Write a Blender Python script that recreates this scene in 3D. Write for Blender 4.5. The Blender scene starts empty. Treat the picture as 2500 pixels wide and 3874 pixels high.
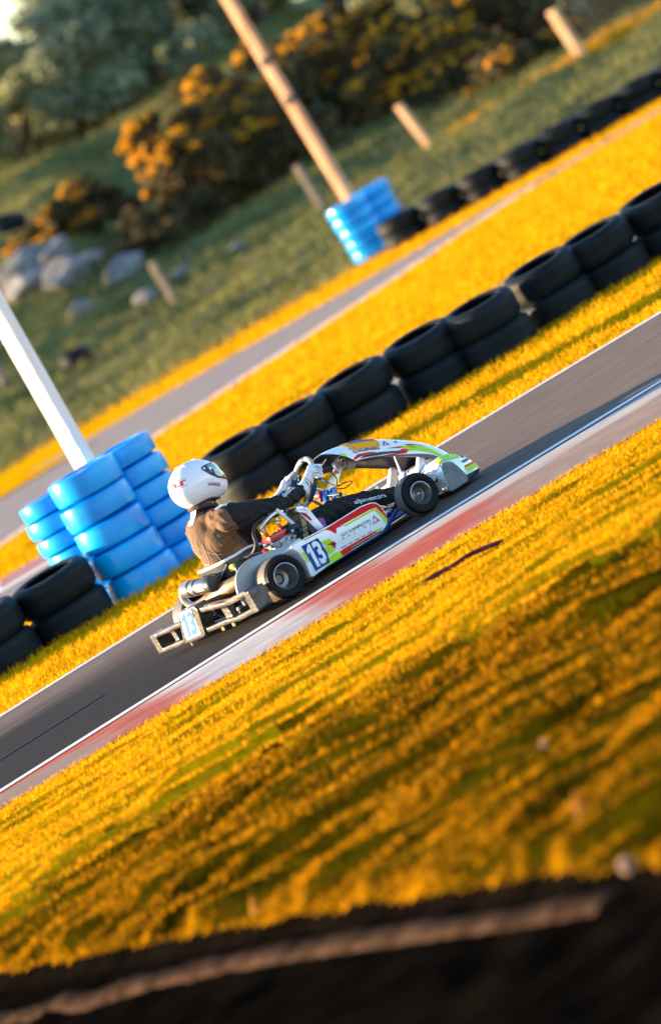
import bpy, bmesh, math, random
import numpy as np
from mathutils import Vector, Matrix
random.seed(7); rng=np.random.default_rng(7)
R=math.radians
scene=bpy.context.scene; COL=scene.collection
# ------------------------------------------------------------------ materials
MATS={}
def mat(name,c1,c2=None,rough=.6,metal=0.,scale=8.,stretch=(1,1,1),bump=0.,bscale=None,spec=.5,trans=0.,coat=0.,alpha=1.,detail=6.,lo=.35,hi=.65,rot=0.,island=0.,transl=0.,sub=None):
    if name in MATS: return MATS[name]
    m=bpy.data.materials.new(name); m.use_nodes=True; MATS[name]=m
    nt=m.node_tree; N=nt.nodes; L=nt.links; b=N['Principled BSDF']
    b.inputs['Roughness'].default_value=rough; b.inputs['Metallic'].default_value=metal
    b.inputs['Specular IOR Level'].default_value=spec
    b.inputs['Transmission Weight'].default_value=trans; b.inputs['Coat Weight'].default_value=coat
    b.inputs['Coat Roughness'].default_value=.08; b.inputs['Alpha'].default_value=alpha
    b.inputs['Base Color'].default_value=(*c1,1)
    if c2 is not None or bump>0:
        tc=N.new('ShaderNodeTexCoord'); mp=N.new('ShaderNodeMapping')
        mp.vector_type='TEXTURE'; mp.inputs['Scale'].default_value=tuple(1/s for s in stretch); mp.inputs['Rotation'].default_value=(0,0,-rot)
        L.new(tc.outputs['Object'],mp.inputs['Vector'])
        nz=N.new('ShaderNodeTexNoise'); nz.inputs['Scale'].default_value=scale; nz.inputs['Detail'].default_value=detail
        L.new(mp.outputs[0],nz.inputs['Vector'])
        if c2 is not None:
            cr=N.new('ShaderNodeValToRGB'); cr.color_ramp.elements[0].position=lo; cr.color_ramp.elements[1].position=hi
            cr.color_ramp.elements[0].color=(*c1,1); cr.color_ramp.elements[1].color=(*c2,1)
            if sub:
                e=cr.color_ramp.elements.new(sub[0]); e.color=(*sub[1],1)
            fac=nz.outputs['Fac']
            if island>0:
                g=N.new('ShaderNodeNewGeometry'); ma=N.new('ShaderNodeMath'); ma.operation='MULTIPLY_ADD'
                ma.inputs[1].default_value=island; L.new(g.outputs['Random Per Island'],ma.inputs[0])
                ad=N.new('ShaderNodeMath'); ad.operation='SUBTRACT'; L.new(fac,ad.inputs[0]); ad.inputs[1].default_value=island*.5
                L.new(ad.outputs[0],ma.inputs[2]); fac=ma.outputs[0]
            L.new(fac,cr.inputs['Fac']); L.new(cr.outputs['Color'],b.inputs['Base Color'])
        if bump>0:
            n2=N.new('ShaderNodeTexNoise'); n2.inputs['Scale'].default_value=bscale or scale*3; n2.inputs['Detail'].default_value=8
            L.new(mp.outputs[0],n2.inputs['Vector'])
            bp=N.new('ShaderNodeBump'); bp.inputs['Strength'].default_value=bump; bp.inputs['Distance'].default_value=.02
            L.new(n2.outputs['Fac'],bp.inputs['Height']); L.new(bp.outputs[0],b.inputs['Normal'])
    if transl>0:
        out=[n for n in N if n.type=='OUTPUT_MATERIAL'][0]
        t=N.new('ShaderNodeBsdfTranslucent'); mx=N.new('ShaderNodeMixShader'); mx.inputs[0].default_value=transl
        if b.inputs['Base Color'].is_linked: L.new(b.inputs['Base Color'].links[0].from_socket,t.inputs['Color'])
        else: t.inputs['Color'].default_value=(*c1,1)
        L.new(b.outputs[0],mx.inputs[1]); L.new(t.outputs[0],mx.inputs[2]); L.new(mx.outputs[0],out.inputs['Surface'])
    return m
# ------------------------------------------------------------------ object helpers
def link(o,parent=None):
    COL.objects.link(o)
    if parent is not None: o.parent=parent
    return o
def obj(name,bm,mats,parent=None,smooth=True,bevel=0,sub=0,auto=None):
    me=bpy.data.meshes.new(name); bm.normal_update(); bm.to_mesh(me); bm.free()
    for m in (mats if isinstance(mats,(list,tuple)) else [mats]): me.materials.append(m)
    o=bpy.data.objects.new(name,me); link(o,parent)
    if bevel:
        md=o.modifiers.new('b','BEVEL'); md.width=bevel; md.segments=3; md.limit_method='ANGLE'; md.angle_limit=R(35)
    if sub:
        md=o.modifiers.new('s','SUBSURF'); md.levels=md.render_levels=sub
    if bevel or sub: bake(o)
    if smooth:
        o.data.shade_smooth()
        try: o.data.set_sharp_from_angle(angle=R(auto or 40))
        except Exception: pass
    return o
def bake(o):
    dg=bpy.context.evaluated_depsgraph_get(); dg.update()
    me=bpy.data.meshes.new_from_object(o.evaluated_get(dg)); old=o.data
    o.modifiers.clear(); me.name=old.name; o.data=me; bpy.data.meshes.remove(old)
def npmesh(name,V,F,mats,parent=None,mi=None,smooth=False):
    V=np.asarray(V,np.float32); F=np.asarray(F,np.int32); k=F.shape[1]
    me=bpy.data.meshes.new(name); me.vertices.add(len(V)); me.vertices.foreach_set('co',V.ravel())
    me.loops.add(F.size); me.loops.foreach_set('vertex_index',F.ravel())
    me.polygons.add(len(F)); me.polygons.foreach_set('loop_start',np.arange(0,F.size,k,dtype=np.int32))
    if mi is not None: me.polygons.foreach_set('material_index',np.asarray(mi,np.int32))
    me.polygons.foreach_set('use_smooth',np.full(len(F),smooth))
    me.update(); me.validate()
    for m in (mats if isinstance(mats,(list,tuple)) else [mats]): me.materials.append(m)
    o=bpy.data.objects.new(name,me); return link(o,parent)
def tag(o,label,cat,group=None):
    o['label']=label; o['category']=cat
    if group: o['group']=group
    return o
def kind(o,k): o['kind']=k; return o
def thing(name,label,cat,loc=(0,0,0),rz=0,group=None):
    o=bpy.data.objects.new(name,None); o.empty_display_size=.1; link(o); o.location=loc; o.rotation_euler=(0,0,rz)
    return tag(o,label,cat,group)
def copy_tree(o,parent=None):
    c=o.copy(); COL.objects.link(c)
    if parent is not None: c.parent=parent
    for ch in list(o.children): copy_tree(ch,c)
    return c
BM=bmesh.new
def box(bm,c,s,rot=None,mi=0):
    M=Matrix.Translation(c)@(rot.to_4x4() if rot is not None else Matrix())@Matrix.Diagonal((*s,1))
    r=bmesh.ops.create_cube(bm,size=1,matrix=M)
    for v in r['verts']:
        for f in v.link_faces: f.material_index=mi
    return r['verts']
def frames(P,closed=False):
    P=[Vector(p) for p in P]; n=len(P); T=[]
    for i in range(n):
        a=P[i-1] if (i>0 or closed) else P[i]; b=P[(i+1)%n] if (i<n-1 or closed) else P[i]
        T.append((b-a).normalized())
    up=Vector((0,0,1)) if abs(T[0].z)<.9 else Vector((1,0,0))
    u=T[0].cross(up).normalized(); out=[]
    for t in T:
        u=(u-t*u.dot(t)).normalized(); out.append((t,u,t.cross(u)))
    return P,out
def tube(bm,pts,r,n=12,closed=False,mi=0,cap=True):
    P,Fr=frames(pts,closed); rings=[]
    for i,(p,(t,u,w)) in enumerate(zip(P,Fr)):
        rr=r[i] if isinstance(r,(list,tuple)) else r
        rings.append([bm.verts.new(p+(u*math.cos(a)+w*math.sin(a))*rr) for a in (2*math.pi*k/n for k in range(n))])
    m=len(rings)
    for i in range(m if closed else m-1):
        A,B=rings[i],rings[(i+1)%m]
        for k in range(n):
            f=bm.faces.new((A[k],A[(k+1)%n],B[(k+1)%n],B[k])); f.material_index=mi
    if cap and not closed:
        bm.faces.new(rings[0][::-1]).material_index=mi; bm.faces.new(rings[-1]).material_index=mi
def spline(pts,n=8,closed=False):
    P=[Vector(p) for p in pts]; m=len(P); out=[]
    for i in range(m if closed else m-1):
        g=lambda k: P[k%m] if closed else P[min(max(k,0),m-1)]
        p0,p1,p2,p3=g(i-1),g(i),g(i+1),g(i+2)
        for k in range(n):
            t=k/n
            out.append(.5*((2*p1)+(p2-p0)*t+(2*p0-5*p1+4*p2-p3)*t*t+(3*p1-p0-3*p2+p3)*t**3))
    if not closed: out.append(P[-1])
    return out
def lathe(bm,prof,o,ax,n=48,mi=None,closed=False):
    o=Vector(o); ax=Vector(ax).normalized(); u=ax.orthogonal().normalized(); w=ax.cross(u); rings=[]
    for (r,h) in prof: rings.append([bm.verts.new(o+ax*h+(u*math.cos(a)+w*math.sin(a))*max(r,1e-4)) for a in (2*math.pi*k/n for k in range(n))])
    m=len(rings)
    for i in range(m if closed else m-1):
        A,B=rings[i],rings[(i+1)%m]
        for k in range(n):
            f=bm.faces.new((A[k],A[(k+1)%n],B[(k+1)%n],B[k]))
            if mi is not None: f.material_index=mi[i%len(mi)]
def prism(bm,poly,f3,w0,w1,mi=0):
    A=[bm.verts.new(f3(u,v,w0)) for u,v in poly]; B=[bm.verts.new(f3(u,v,w1)) for u,v in poly]; n=len(poly)
    fs=[bm.faces.new(A),bm.faces.new(B[::-1])]+[bm.faces.new((A[(k+1)%n],A[k],B[k],B[(k+1)%n])) for k in range(n)]
    for f in fs: f.material_index=mi
    bmesh.ops.recalc_face_normals(bm,faces=fs)
def capsule(bm,a,ra,b,rb,n=20):
    a=Vector(a); b=Vector(b); d=b-a; L=d.length
    q=d.to_track_quat('Z','Y') if L>1e-6 else Vector((0,0,1)).to_track_quat('Z','Y')
    rings=[]; N=7
    for i in range(N): t=-math.pi/2+math.pi/2*i/(N-1); rings.append((ra*math.cos(t),ra*math.sin(t)))
    for i in range(N): t=math.pi/2*i/(N-1); rings.append((rb*math.cos(t),L+rb*math.sin(t)))
    vs=[[bm.verts.new(a+q@Vector((max(r,1e-4)*math.cos(2*math.pi*k/n),max(r,1e-4)*math.sin(2*math.pi*k/n),h))) for k in range(n)] for r,h in rings]
    for A,B in zip(vs,vs[1:]):
        for k in range(n): bm.faces.new((A[k],A[(k+1)%n],B[(k+1)%n],B[k]))
    bm.faces.new(vs[0][::-1]); bm.faces.new(vs[-1])
def split(o):
    """separate loose pieces of a part into parts of their own"""
    b=BM(); b.from_mesh(o.data); left=set(b.verts); isl=[]
    while left:
        st=[left.pop()]; g=[]
        while st:
            v=st.pop(); g.append(v.index)
            for e in v.link_edges:
                w=e.other_vert(v)
                if w in left: left.discard(w); st.append(w)
        isl.append(set(g))
    b.free()
    if len(isl)<2: return
    src=o.data
    for k,g in enumerate(isl):
        c=BM(); c.from_mesh(src); c.verts.ensure_lookup_table()
        bmesh.ops.delete(c,geom=[v for v in c.verts if v.index not in g],context='VERTS')
        me=src.copy(); c.to_mesh(me); c.free()
        if k==0: o.data=me
        else:
            q=o.copy(); q.data=me; COL.objects.link(q)
def fuse(name,bm,mats,parent,vox=.008,smooth=4,factor=.5):
    o=obj(name,bm,mats,parent,smooth=False)
    md=o.modifiers.new('r','REMESH'); md.mode='VOXEL'; md.voxel_size=vox
    if smooth:
        md=o.modifiers.new('s','SMOOTH'); md.iterations=smooth; md.factor=factor
    bake(o); o.data.shade_smooth()
    if not o.data.materials:
        for m in (mats if isinstance(mats,(list,tuple)) else [mats]): o.data.materials.append(m)
    return o
def decal(name,parent,m,polys,fmap,cuts=0):
    if len(polys)>1 and not name.startswith('flag'):
        return [decal(name,parent,m,[p],fmap,cuts) for p in polys][0]
    bm=BM()
    for poly in polys:
        vs=[bm.verts.new((u,v,0)) for u,v in poly]; bm.faces.new(vs)
    bm.normal_update()
    bmesh.ops.triangulate(bm,faces=bm.faces[:],ngon_method='EAR_CLIP')
    if cuts: bmesh.ops.subdivide_edges(bm,edges=bm.edges[:],cuts=cuts,use_grid_fill=True)
    for v in bm.verts: v.co=Vector(fmap(v.co.x,v.co.y))
    return obj(name,bm,m,parent,smooth=False)
_fonts={}
def text(name,parent,m,body,fmap,bold=0.,cuts=0,spacing=1.):
    """lettering as a mesh: fmap takes (0..1 along, 0..1 cap height)"""
    cu=bpy.data.curves.new('t','FONT'); cu.body=body; cu.size=1; cu.offset=bold; cu.space_character=spacing; cu.resolution_u=3
    o=bpy.data.objects.new('t',cu); COL.objects.link(o)
    dg=bpy.context.evaluated_depsgraph_get(); dg.update()
    me=bpy.data.meshes.new_from_object(o.evaluated_get(dg)); bpy.data.objects.remove(o)
    bm=BM(); bm.from_mesh(me); bpy.data.meshes.remove(me)
    xs=[v.co.x for v in bm.verts]; ys=[v.co.y for v in bm.verts]; x0,x1,y0,y1=min(xs),max(xs),min(ys),max(ys)
    bmesh.ops.triangulate(bm,faces=bm.faces[:])
    if cuts: bmesh.ops.subdivide_edges(bm,edges=[e for e in bm.edges if e.calc_length()>.15],cuts=cuts)
    for v in bm.verts: v.co=Vector(fmap((v.co.x-x0)/(x1-x0),(v.co.y-y0)/(y1-y0)))
    return obj(name,bm,m,parent,smooth=False)
def quadmap(bl,br,tl,f):
    return lambda u,v: f(bl[0]+u*(br[0]-bl[0])+v*(tl[0]-bl[0]), bl[1]+u*(br[1]-bl[1])+v*(tl[1]-bl[1]))
# ================================================================== THE KART (local frame: x forward, y left, z up; origin on the ground under the rear axle)
KLOC=(-.7296,43.1768,.006); KRZ=R(27.4)
kart=thing('go_kart','white racing go-kart with red and lime stickers and number 13, driving away to the right','go-kart',KLOC,KRZ)
M_blk=mat('black_plastic',(.02,.021,.022),rough=.45); M_suit=None
M_gw=mat('gloss_white',(.84,.84,.83),(.90,.90,.88),rough=.22,scale=3,spec=.5,coat=.3)
M_navy=mat('navy_plastic',(.006,.012,.045),rough=.3,coat=.3)
M_r=mat('sticker_red',(.70,.012,.012),(.80,.02,.018),rough=.55,spec=.15,scale=20); M_lime=mat('sticker_lime',(.42,.68,.02),(.50,.76,.03),rough=.55,spec=.15,scale=20)
M_dred=mat('sticker_dark_red',(.42,.012,.02),rough=.55,spec=.15); M_num=mat('sticker_blue',(.002,.055,.24),(.003,.08,.32),rough=.55,spec=.15,scale=14)
M_wht=mat('sticker_white',(.80,.81,.82),rough=.3); M_grn=mat('sticker_green',(.004,.17,.09),rough=.55,spec=.15); M_pink=mat('sticker_pink',(.70,.03,.10),rough=.55,spec=.15)
M_ink=mat('ink_blue',(.01,.06,.12),rough=.4); M_blkst=mat('sticker_black',(.008,.012,.014),(.03,.06,.06),rough=.4,scale=60,lo=.55,hi=.6)
M_or=mat('orange_plate',(.95,.36,.004),(1,.42,.006),rough=.55,spec=.15,scale=12)
M_slick=mat('slick_rubber',(.004,.005,.006),(.008,.008,.008),rough=.5,scale=12,spec=.14)
M_tread=mat('dusty_tread',(.10,.085,.07),(.17,.14,.115),rough=.55,scale=9,stretch=(1,12,1),spec=.4)
M_alu=mat('aluminium',(.62,.62,.62),(.75,.75,.75),rough=.3,metal=1,scale=30); M_chr=mat('chrome',(.78,.78,.78),rough=.14,metal=1)
M_steel=mat('dark_steel',(.16,.15,.15),rough=.4,metal=.8); M_rim=mat('wheel_alloy',(.26,.25,.24),(.36,.34,.33),rough=.4,metal=.85,scale=12)
M_bump=mat('scuffed_grey_plastic',(.028,.025,.023),(.115,.098,.08),rough=.30,scale=16,stretch=(1,.5,1),bump=.12,bscale=60,lo=.38,hi=.72,spec=.6)
M_guard=mat('satin_grey_plastic',(.24,.255,.25),(.32,.335,.33),rough=.4,scale=4,coat=.15)
M_rust=mat('rusty_pipe',(.20,.11,.06),(.36,.23,.14),rough=.5,metal=.55,scale=14,bump=.15)
M_goldm=mat('gold_frame',(.75,.52,.25),rough=.25,metal=1); M_blueano=mat('blue_anodised',(.02,.14,.55),rough=.25,metal=.7)
M_cable=mat('cable_black',(.012,.012,.012),rough=.5); M_skin=mat('skin',(.42,.20,.15),(.52,.27,.21),rough=.5,scale=18)
M_yel=mat('yellow_label',(.75,.50,.01),(.85,.62,.02),rough=.4,scale=30,lo=.45,hi=.5)
def tyre_profile(Ro,ri,W):
    h=W/2
    return [(ri,-h*.86),(ri+.006,-h*.93),(ri+(Ro-ri)*.45,-h*1.0),(ri+(Ro-ri)*.78,-h*.97),(Ro-.010,-h*.84),(Ro-.003,-h*.72),(Ro,-h*.55),(Ro+.0005,0),(Ro,h*.55),(Ro-.003,h*.72),(Ro-.010,h*.84),(ri+(Ro-ri)*.78,h*.97),(ri+(Ro-ri)*.45,h*1.0),(ri+.006,h*.93),(ri,h*.86)]
def wheel(x,yc,z,Ro,ri,W,side,front):
    o=(x,yc,z); ax=(0,side,0); h=W/2       # axis points outwards
    b=BM(); e=h*.9
    lathe(b,[(ri+.004,e+.004),(ri-.004,e+.008),(ri-.008,e),(ri-.010,e-.02),(ri-.014,e-.035),(ri-.02,e-.09 if not front else e-.055),(.034,e-.10 if not front else e-.062),(.032,e-.10 if not front else e-.058)],o,ax,n=56)
    lathe(b,[(ri+.004,-e-.004),(ri-.006,-e),(ri-.012,-h*.2)],o,ax,n=56)
    w=obj('wheel',b,M_rim,kart)
    b=BM(); lathe(b,tyre_profile(Ro,ri,W),o,ax,n=72,mi=[0,0,0,0,0,1,1,1,1,0,0,0,0,0]); bmesh.ops.recalc_face_normals(b,faces=b.faces[:])
    obj('tyre',b,[M_slick,M_tread],w,auto=60)
    b=BM(); d=e-.10 if not front else e-.06
    if front: lathe(b,[(.036,d-.004),(.034,d+.018),(.024,d+.024),(.022,d+.022),(.016,d+.028),(.012,d+.034),(.006,d+.036),(0,d+.036)],o,ax,n=28)
    else: lathe(b,[(.036,d-.03),(.034,d+.008),(.026,d+.012),(.024,d+.004),(0,d+.004)],o,ax,n=28)
    obj('hub',b,M_rim if front else M_steel,w)
    b=BM()
    for k in range(3):
        a=k*2.094+.4; p=Vector((x+math.cos(a)*.046,yc,z+math.sin(a)*.046)); tube(b,[p+Vector(ax)*(d-.01),p+Vector(ax)*(d+.012)],.007,n=6)
    for g in range(1): pass
    return w
WB=1.092
wheel(0,-.598,.1365,.1365,.079,.184,-1,False); wheel(0,.598,.1365,.1365,.079,.184,1,False)
wheel(WB,-.556,.1285,.1285,.068,.128,-1,True); wheel(WB,.556,.1285,.1285,.068,.128,1,True)
b=BM(); tube(b,[(0,-.56,.1365),(0,.56,.1365)],.02,n=16); 
lathe(b,[(.02,-.006),(.09,-.006),(.09,.006),(.02,.006)],(0,.2,.1365),(0,1,0),n=32); obj('rear_axle',b,M_steel,kart)
# chassis
M_frame=mat('frame_blue',(.01,.05,.22),rough=.3,coat=.3)
b=BM()
for s in (-1,1):
    tube(b,spline([(-.18,s*.30,.07),(.1,s*.31,.07),(.45,s*.34,.06),(.85,s*.33,.06),(1.2,s*.22,.06),(1.34,s*.2,.07)],6),.016,n=10)
    tube(b,spline([(.16,s*.36,.06),(.2,s*.55,.055),(.5,s*.58,.05),(.76,s*.53,.045),(.86,s*.48,.06),(1.0,s*.42,.105)],8),.014,n=10)
for x in (-.16,.35,.85,1.28): tube(b,[(x,-.32,.065),(x,.32,.065)],.014,n=10)
obj('chassis_frame',b,M_frame,kart)
b=BM(); prism(b,[(.40,-.32),(.85,-.32),(1.3,-.2),(1.3,.2),(.85,.32),(.40,.32)],lambda u,v,w:(u,v,w),.038,.044); obj('floor_tray',b,M_alu,kart)
ONE=[(.15,0),(.38,0),(.38,1),(.24,1),(.0,.80),(.0,.64),(.15,.72)]
def thirteen(par,m,f):
    decal('number',par,m,[ONE],f); text('number',par,m,'3',lambda u,v:f(.48+.52*u,v),bold=.035)
# rear bumper: one moulded piece
b=BM()
Q=lambda y,z: (y,z)
def bar(y0,z0,y1,z1,h,x0=-.30,x1=-.235):
    prism(b,[(y0,z0-h),(y1,z1-h),(y1,z1+h),(y0,z0+h)],lambda u,v,w:(w,u,v),x0,x1)
box(b,(-.245,-.715,.117),(.115,.075,.135)); box(b,(-.25,.67,.105),(.105,.075,.13))
prism(b,[(.165,.232),(-.05,.234),(-.075,.2),(.0,.042),(.03,.036),(.29,.036),(.315,.05),(.23,.17)],lambda u,v,w:(w,u,v),-.315,-.225)
bar(.20,.160,.66,.152,.0155); bar(.30,.054,.66,.054,.0155); bar(.42,.06,.48,.06,.0); prism(b,[(.40,.05),(.46,.05),(.46,.155),(.40,.155)],lambda u,v,w:(w,u,v),-.285,-.235)
bar(-.03,.192,-.30,.172,.0165); bar(-.28,.172,-.44,.162,.016); bar(-.42,.164,-.70,.176,.019)
bar(-.0,.062,-.30,.065,.016); bar(-.28,.065,-.45,.054,.016); bar(-.43,.054,-.70,.066,.017)
prism(b,[(-.29,.05),(-.38,.05),(-.38,.17),(-.29,.17)],lambda u,v,w:(w,u,v),-.285,-.235); prism(b,[(-.60,.05),(-.655,.05),(-.655,.17),(-.60,.17)],lambda u,v,w:(w,u,v),-.27,-.235)
for y in (.2,-.42): tube(b,[(-.25,y,.1),(-.10,y*.85,.085)],.02,n=10)
bump=fuse('rear_bumper',b,M_bump,kart,vox=.0055,smooth=5)
fb=lambda u,v:(-.3175,u,v)
decal('number_plate',bump,M_wht,[[(.160,.222),(.0,.222),(-.0,.20),(.04,.06),(.245,.06),(.245,.08)]],fb)
decal('number_plate_border',bump,mat('bright_blue',(.0,.14,.46),rough=.5,spec=.2),[[(.163,.226),(-.004,.226),(-.004,.222),(.163,.222)],[(.250,.056),(.038,.056),(.038,.060),(.250,.060)]],lambda u,v:(-.3182,u,v))
thirteen(bump,mat('bright_blue2',(.0,.12,.42),rough=.5,spec=.2),quadmap((.232,.070),(.060,.070),(.158,.214),lambda u,v:(-.319,u,v)))
b=BM()
for y,z in ((-.19,.045),(-.21,.046),(-.34,.046),(-.36,.045),(.27,.034)): tube(b,[(-.29,y,z-.022),(-.29,y,z)],.0065,n=8)
split(obj('bolt',b,M_goldm,bump))
# side pods
POD=[(.142,.067),(.148,.047),(.259,.055),(.391,.055),(.457,.057),(.654,.058),(.712,.064),(.75,.08),(.767,.1),(.779,.128),(.781,.189),(.759,.227),(.73,.243),(.654,.2565),(.443,.256),(.236,.268),(.17,.27),(.125,.272),(.118,.262),(.150,.215),(.158,.15)]
for s,nm in ((-1,'r'),(1,'l')):
    b=BM(); prism(b,POD,lambda u,v,w:(u,w,v),s*.50,s*.688)
    for v in b.verts:
        if abs(v.co.y)<.6: v.co.z=.05+(v.co.z-.05)*.93; v.co.x+=.012
    pod=obj('side_pod',b,M_gw,kart,bevel=.009)
    if s<0: rpod=pod
fp=lambda u,v:(u,-.6895,v); fp2=lambda u,v:(u,-.6905,v); fp3=lambda u,v:(u,-.6915,v)
ins=lambda P:[(u,min(max(v,.0565),.2635)) for u,v in P]
decal('red_sticker',rpod,M_r,[ins([(0.367,.251),(.443,.251),(.652,.2505),(.726,.238),(.753,.224),(.774,.188),(.7735,.13),(.766,.104),(.759,.151),(.74,.201),(.707,.208),(.446,.221),(.425,.193),(.397,.232)]),[(.383,.091),(.423,.094),(.663,.085),(.662,.073),(.463,.076),(.455,.06),(.392,.059)]],fp)
decal('pinstripe',rpod,M_dred,[[(.218,.2615),(.254,.2605),(.37,.2525),(.367,.2485),(.25,.2555),(.218,.257)]],fp)
decal('lime_sticker',rpod,M_lime,[[(.497,.212),(.502,.202),(.725,.192),(.742,.133),(.747,.083),(.762,.1),(.756,.149),(.738,.197),(.719,.205)],[(.252,.0595),(.29,.092),(.348,.102),(.384,.094),(.390,.0595)],[(.665,.088),(.715,.085),(.715,.075),(.667,.075)],[(.308,.199),(.364,.194),(.382,.164),(.321,.169)],[(.314,.163),(.353,.156),(.366,.121),(.351,.112),(.308,.113),(.311,.141)],[(.161,.205),(.182,.204),(.182,.133),(.166,.136)]],fp2)
decal('dark_red_sticker',rpod,M_dred,[[(.319,.166),(.384,.163),(.393,.146),(.368,.121),(.365,.135),(.355,.156)],[(.445,.223),(.497,.2135),(.497,.211),(.447,.2195)]],fp3)
decal('black_sticker',rpod,M_blkst,[[(.453,.0745),(.654,.071),(.7,.069),(.686,.0625),(.639,.063),(.457,.063)]],fp2)
pl=decal('number_plate',rpod,M_num,[[(.182,.239),(.303,.231),(.308,.194),(.308,.129),(.295,.07),(.182,.069),(.185,.13)]],fp3)
thirteen(rpod,M_wht,quadmap((.190,.084),(.290,.080),(.197,.228),lambda u,v:(u,-.6925,v)))
text('lettering',rpod,M_grn,'GUY CUNNINGTON',quadmap((.446,.159),(.664,.1475),(.448,.176),fp2),bold=.012)
text('lettering',rpod,M_pink,'RACING',quadmap((.443,.140),(.662,.130),(.446,.153),fp2),bold=.0,spacing=2.6)
text('small_lettering',rpod,M_ink,'MBM9   RSD   WEST   SLJD   STEP',quadmap((.404,.099),(.638,.087),(.406,.109),fp2),bold=.02)
decal('logo',rpod,M_grn,[[(.700,.172),(.671,.125),(.680,.131),(.699,.160)]],fp2); decal('logo',rpod,M_r,[[(.7005,.172),(.722,.122),(.672,.1245),(.681,.130),(.710,.130),(.7,.160)]],fp2)
text('small_lettering',rpod,M_ink,'A',quadmap((.215,.086),(.224,.086),(.2155,.097),lambda u,v:(u,-.6932,v)),bold=.01)
text('small_lettering',rpod,M_ink,'A',quadmap((.272,.090),(.282,.089),(.2725,.100),lambda u,v:(u,-.6932,v)),bold=.01)
decal('scuff',rpod,mat('scuff',(.45,.46,.47),rough=.6),[[(.41,.150),(.47,.1478),(.41,.1486)],[(.42,.131),(.60,.1225),(.42,.1297)],[(.50,.121),(.70,.112),(.50,.1198)],[(.20,.252),(.30,.243),(.20,.2508)]],lambda u,v:(u,-.6892,v))
# grey wheel guard arching over the inner side of the rear tyre
def arch(s):
    b=BM(); out=spline([(-.232,.10,0),(-.231,.191,0),(-.19,.272,0),(-.131,.309,0),(-.045,.324,0),(.088,.303,0),(.221,.272,0)],6)
    po=[(p.x,p.y) for p in out]; inn=[(.23,.20),(.12,.20),(.0,.20),(-.10,.18),(-.14,.10)]
    prism(b,po+inn,lambda u,v,w:(u,w,v),s*.462,s*.492)
    return obj('wheel_guard',b,M_guard,kart,bevel=.010)
arch(-1)
# front fairing (shell bent over the steering support)
NPT=np.array([(.94,.604),(1.0,.602),(1.09,.587),(1.22,.552),(1.33,.50),(1.47,.418),(1.57,.342),(1.63,.275),(1.67,.213)])
NPs=np.array([(p.x,p.y) for p in spline([(a,c,0) for a,c in NPT],8)]); ND=np.r_[0,np.cumsum(np.hypot(*np.diff(NPs,axis=0).T))]; NL=ND[-1]
def nas(s,q,off=0.):
    P=lambda t: np.array([np.interp(t,ND,NPs[:,0]),np.interp(t,ND,NPs[:,1])])
    t=s*NL; p=P(t); e=.06; tg=P(min(NL,t+e))-P(max(0,t-e)); tg/=np.hypot(*tg); n=np.array([tg[1],-tg[0]])
    w=.17+.04*s+off; h=.115+.02*math.sin(math.pi*s)+off
    an=abs(q)*math.pi/2; y=w*math.sin(an)**.9*(1 if q>0 else -1); dr=h*(1-max(0,math.cos(an))**.9)-off
    return (p[0]+n[0]*dr,y,p[1]+n[1]*dr)
def rear0(q): return .16*abs(q)**2.2 if q<0 else .05*q**3
b=BM(); NQ,NS=36,44; G=[]
for i in range(NS+1):
    row=[]
    for j in range(NQ+1):
        q=-1+2*j/NQ; s=rear0(q)+(1-rear0(q))*i/NS; row.append(b.verts.new(nas(s,q)))
    G.append(row)
for i in range(NS):
    for j in range(NQ): b.faces.new((G[i][j],G[i][j+1],G[i+1][j+1],G[i+1][j]))
bmesh.ops.recalc_face_normals(b,faces=b.faces[:])
fair=obj('front_fairing',b,[M_gw,M_navy],kart)
md=fair.modifiers.new('s','SOLIDIFY'); md.thickness=.007; md.offset=-1 if fair.data.polygons[len(fair.data.polygons)//2].normal.z>0 else 1; md.material_offset=1; md.material_offset_rim=1; bake(fair); fair.data.shade_smooth(); fair.data.set_sharp_from_angle(angle=R(50))
fn=lambda o: (lambda u,v: nas(u,v,o))
decal('edge_trim',fair,M_navy,[[(.19,-.99),(.36,-.99),(.59,-.95),(.8,-.9),(1,-.9),(1,-1),(.17,-1)]],fn(.0022),cuts=4)
decal('orange_plate',fair,M_or,[[(.14,-.25),(.18,-.10),(.22,-.083),(.40,-.317),(.415,-.5),(.405,-.717),(.21,-.68),(.16,-.6),(.19,-.42)]],fn(.006),cuts=4)
decal('blue_strip',fair,mat('strip_blue',(.02,.12,.5),rough=.55,spec=.15),[[(.21,-.18),(.39,-.33),(.40,-.433),(.22,-.36)]],fn(.008),cuts=3)
b=BM()
for s,q in ((.2,-.6),(.385,-.66)):
    p=nas(s,q,.006); n=Vector(nas(s,q,.012))-Vector(p); lathe(b,[(.005,0),(.005,.003),(.002,.004),(0,.004)],p,n,n=10)
split(obj('rivet',b,M_steel,fair))
decal('flag',fair,mat('flag_blue',(.01,.03,.22),rough=.55,spec=.15),[[(.18,-.655),(.225,-.69),(.21,-.80),(.165,-.767)]],fn(.003),cuts=2)
FQ=lambda a,c: (lambda u,v: (a[0]+(c[0][0]-a[0])*u+(c[1][0]-a[0])*v, a[1]+(c[0][1]-a[1])*u+(c[1][1]-a[1])*v))
fl=FQ((.165,-.767),((.21,-.80),(.18,-.655)))
def stripf(pts): return [fl(u,v) for u,v in pts]
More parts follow.
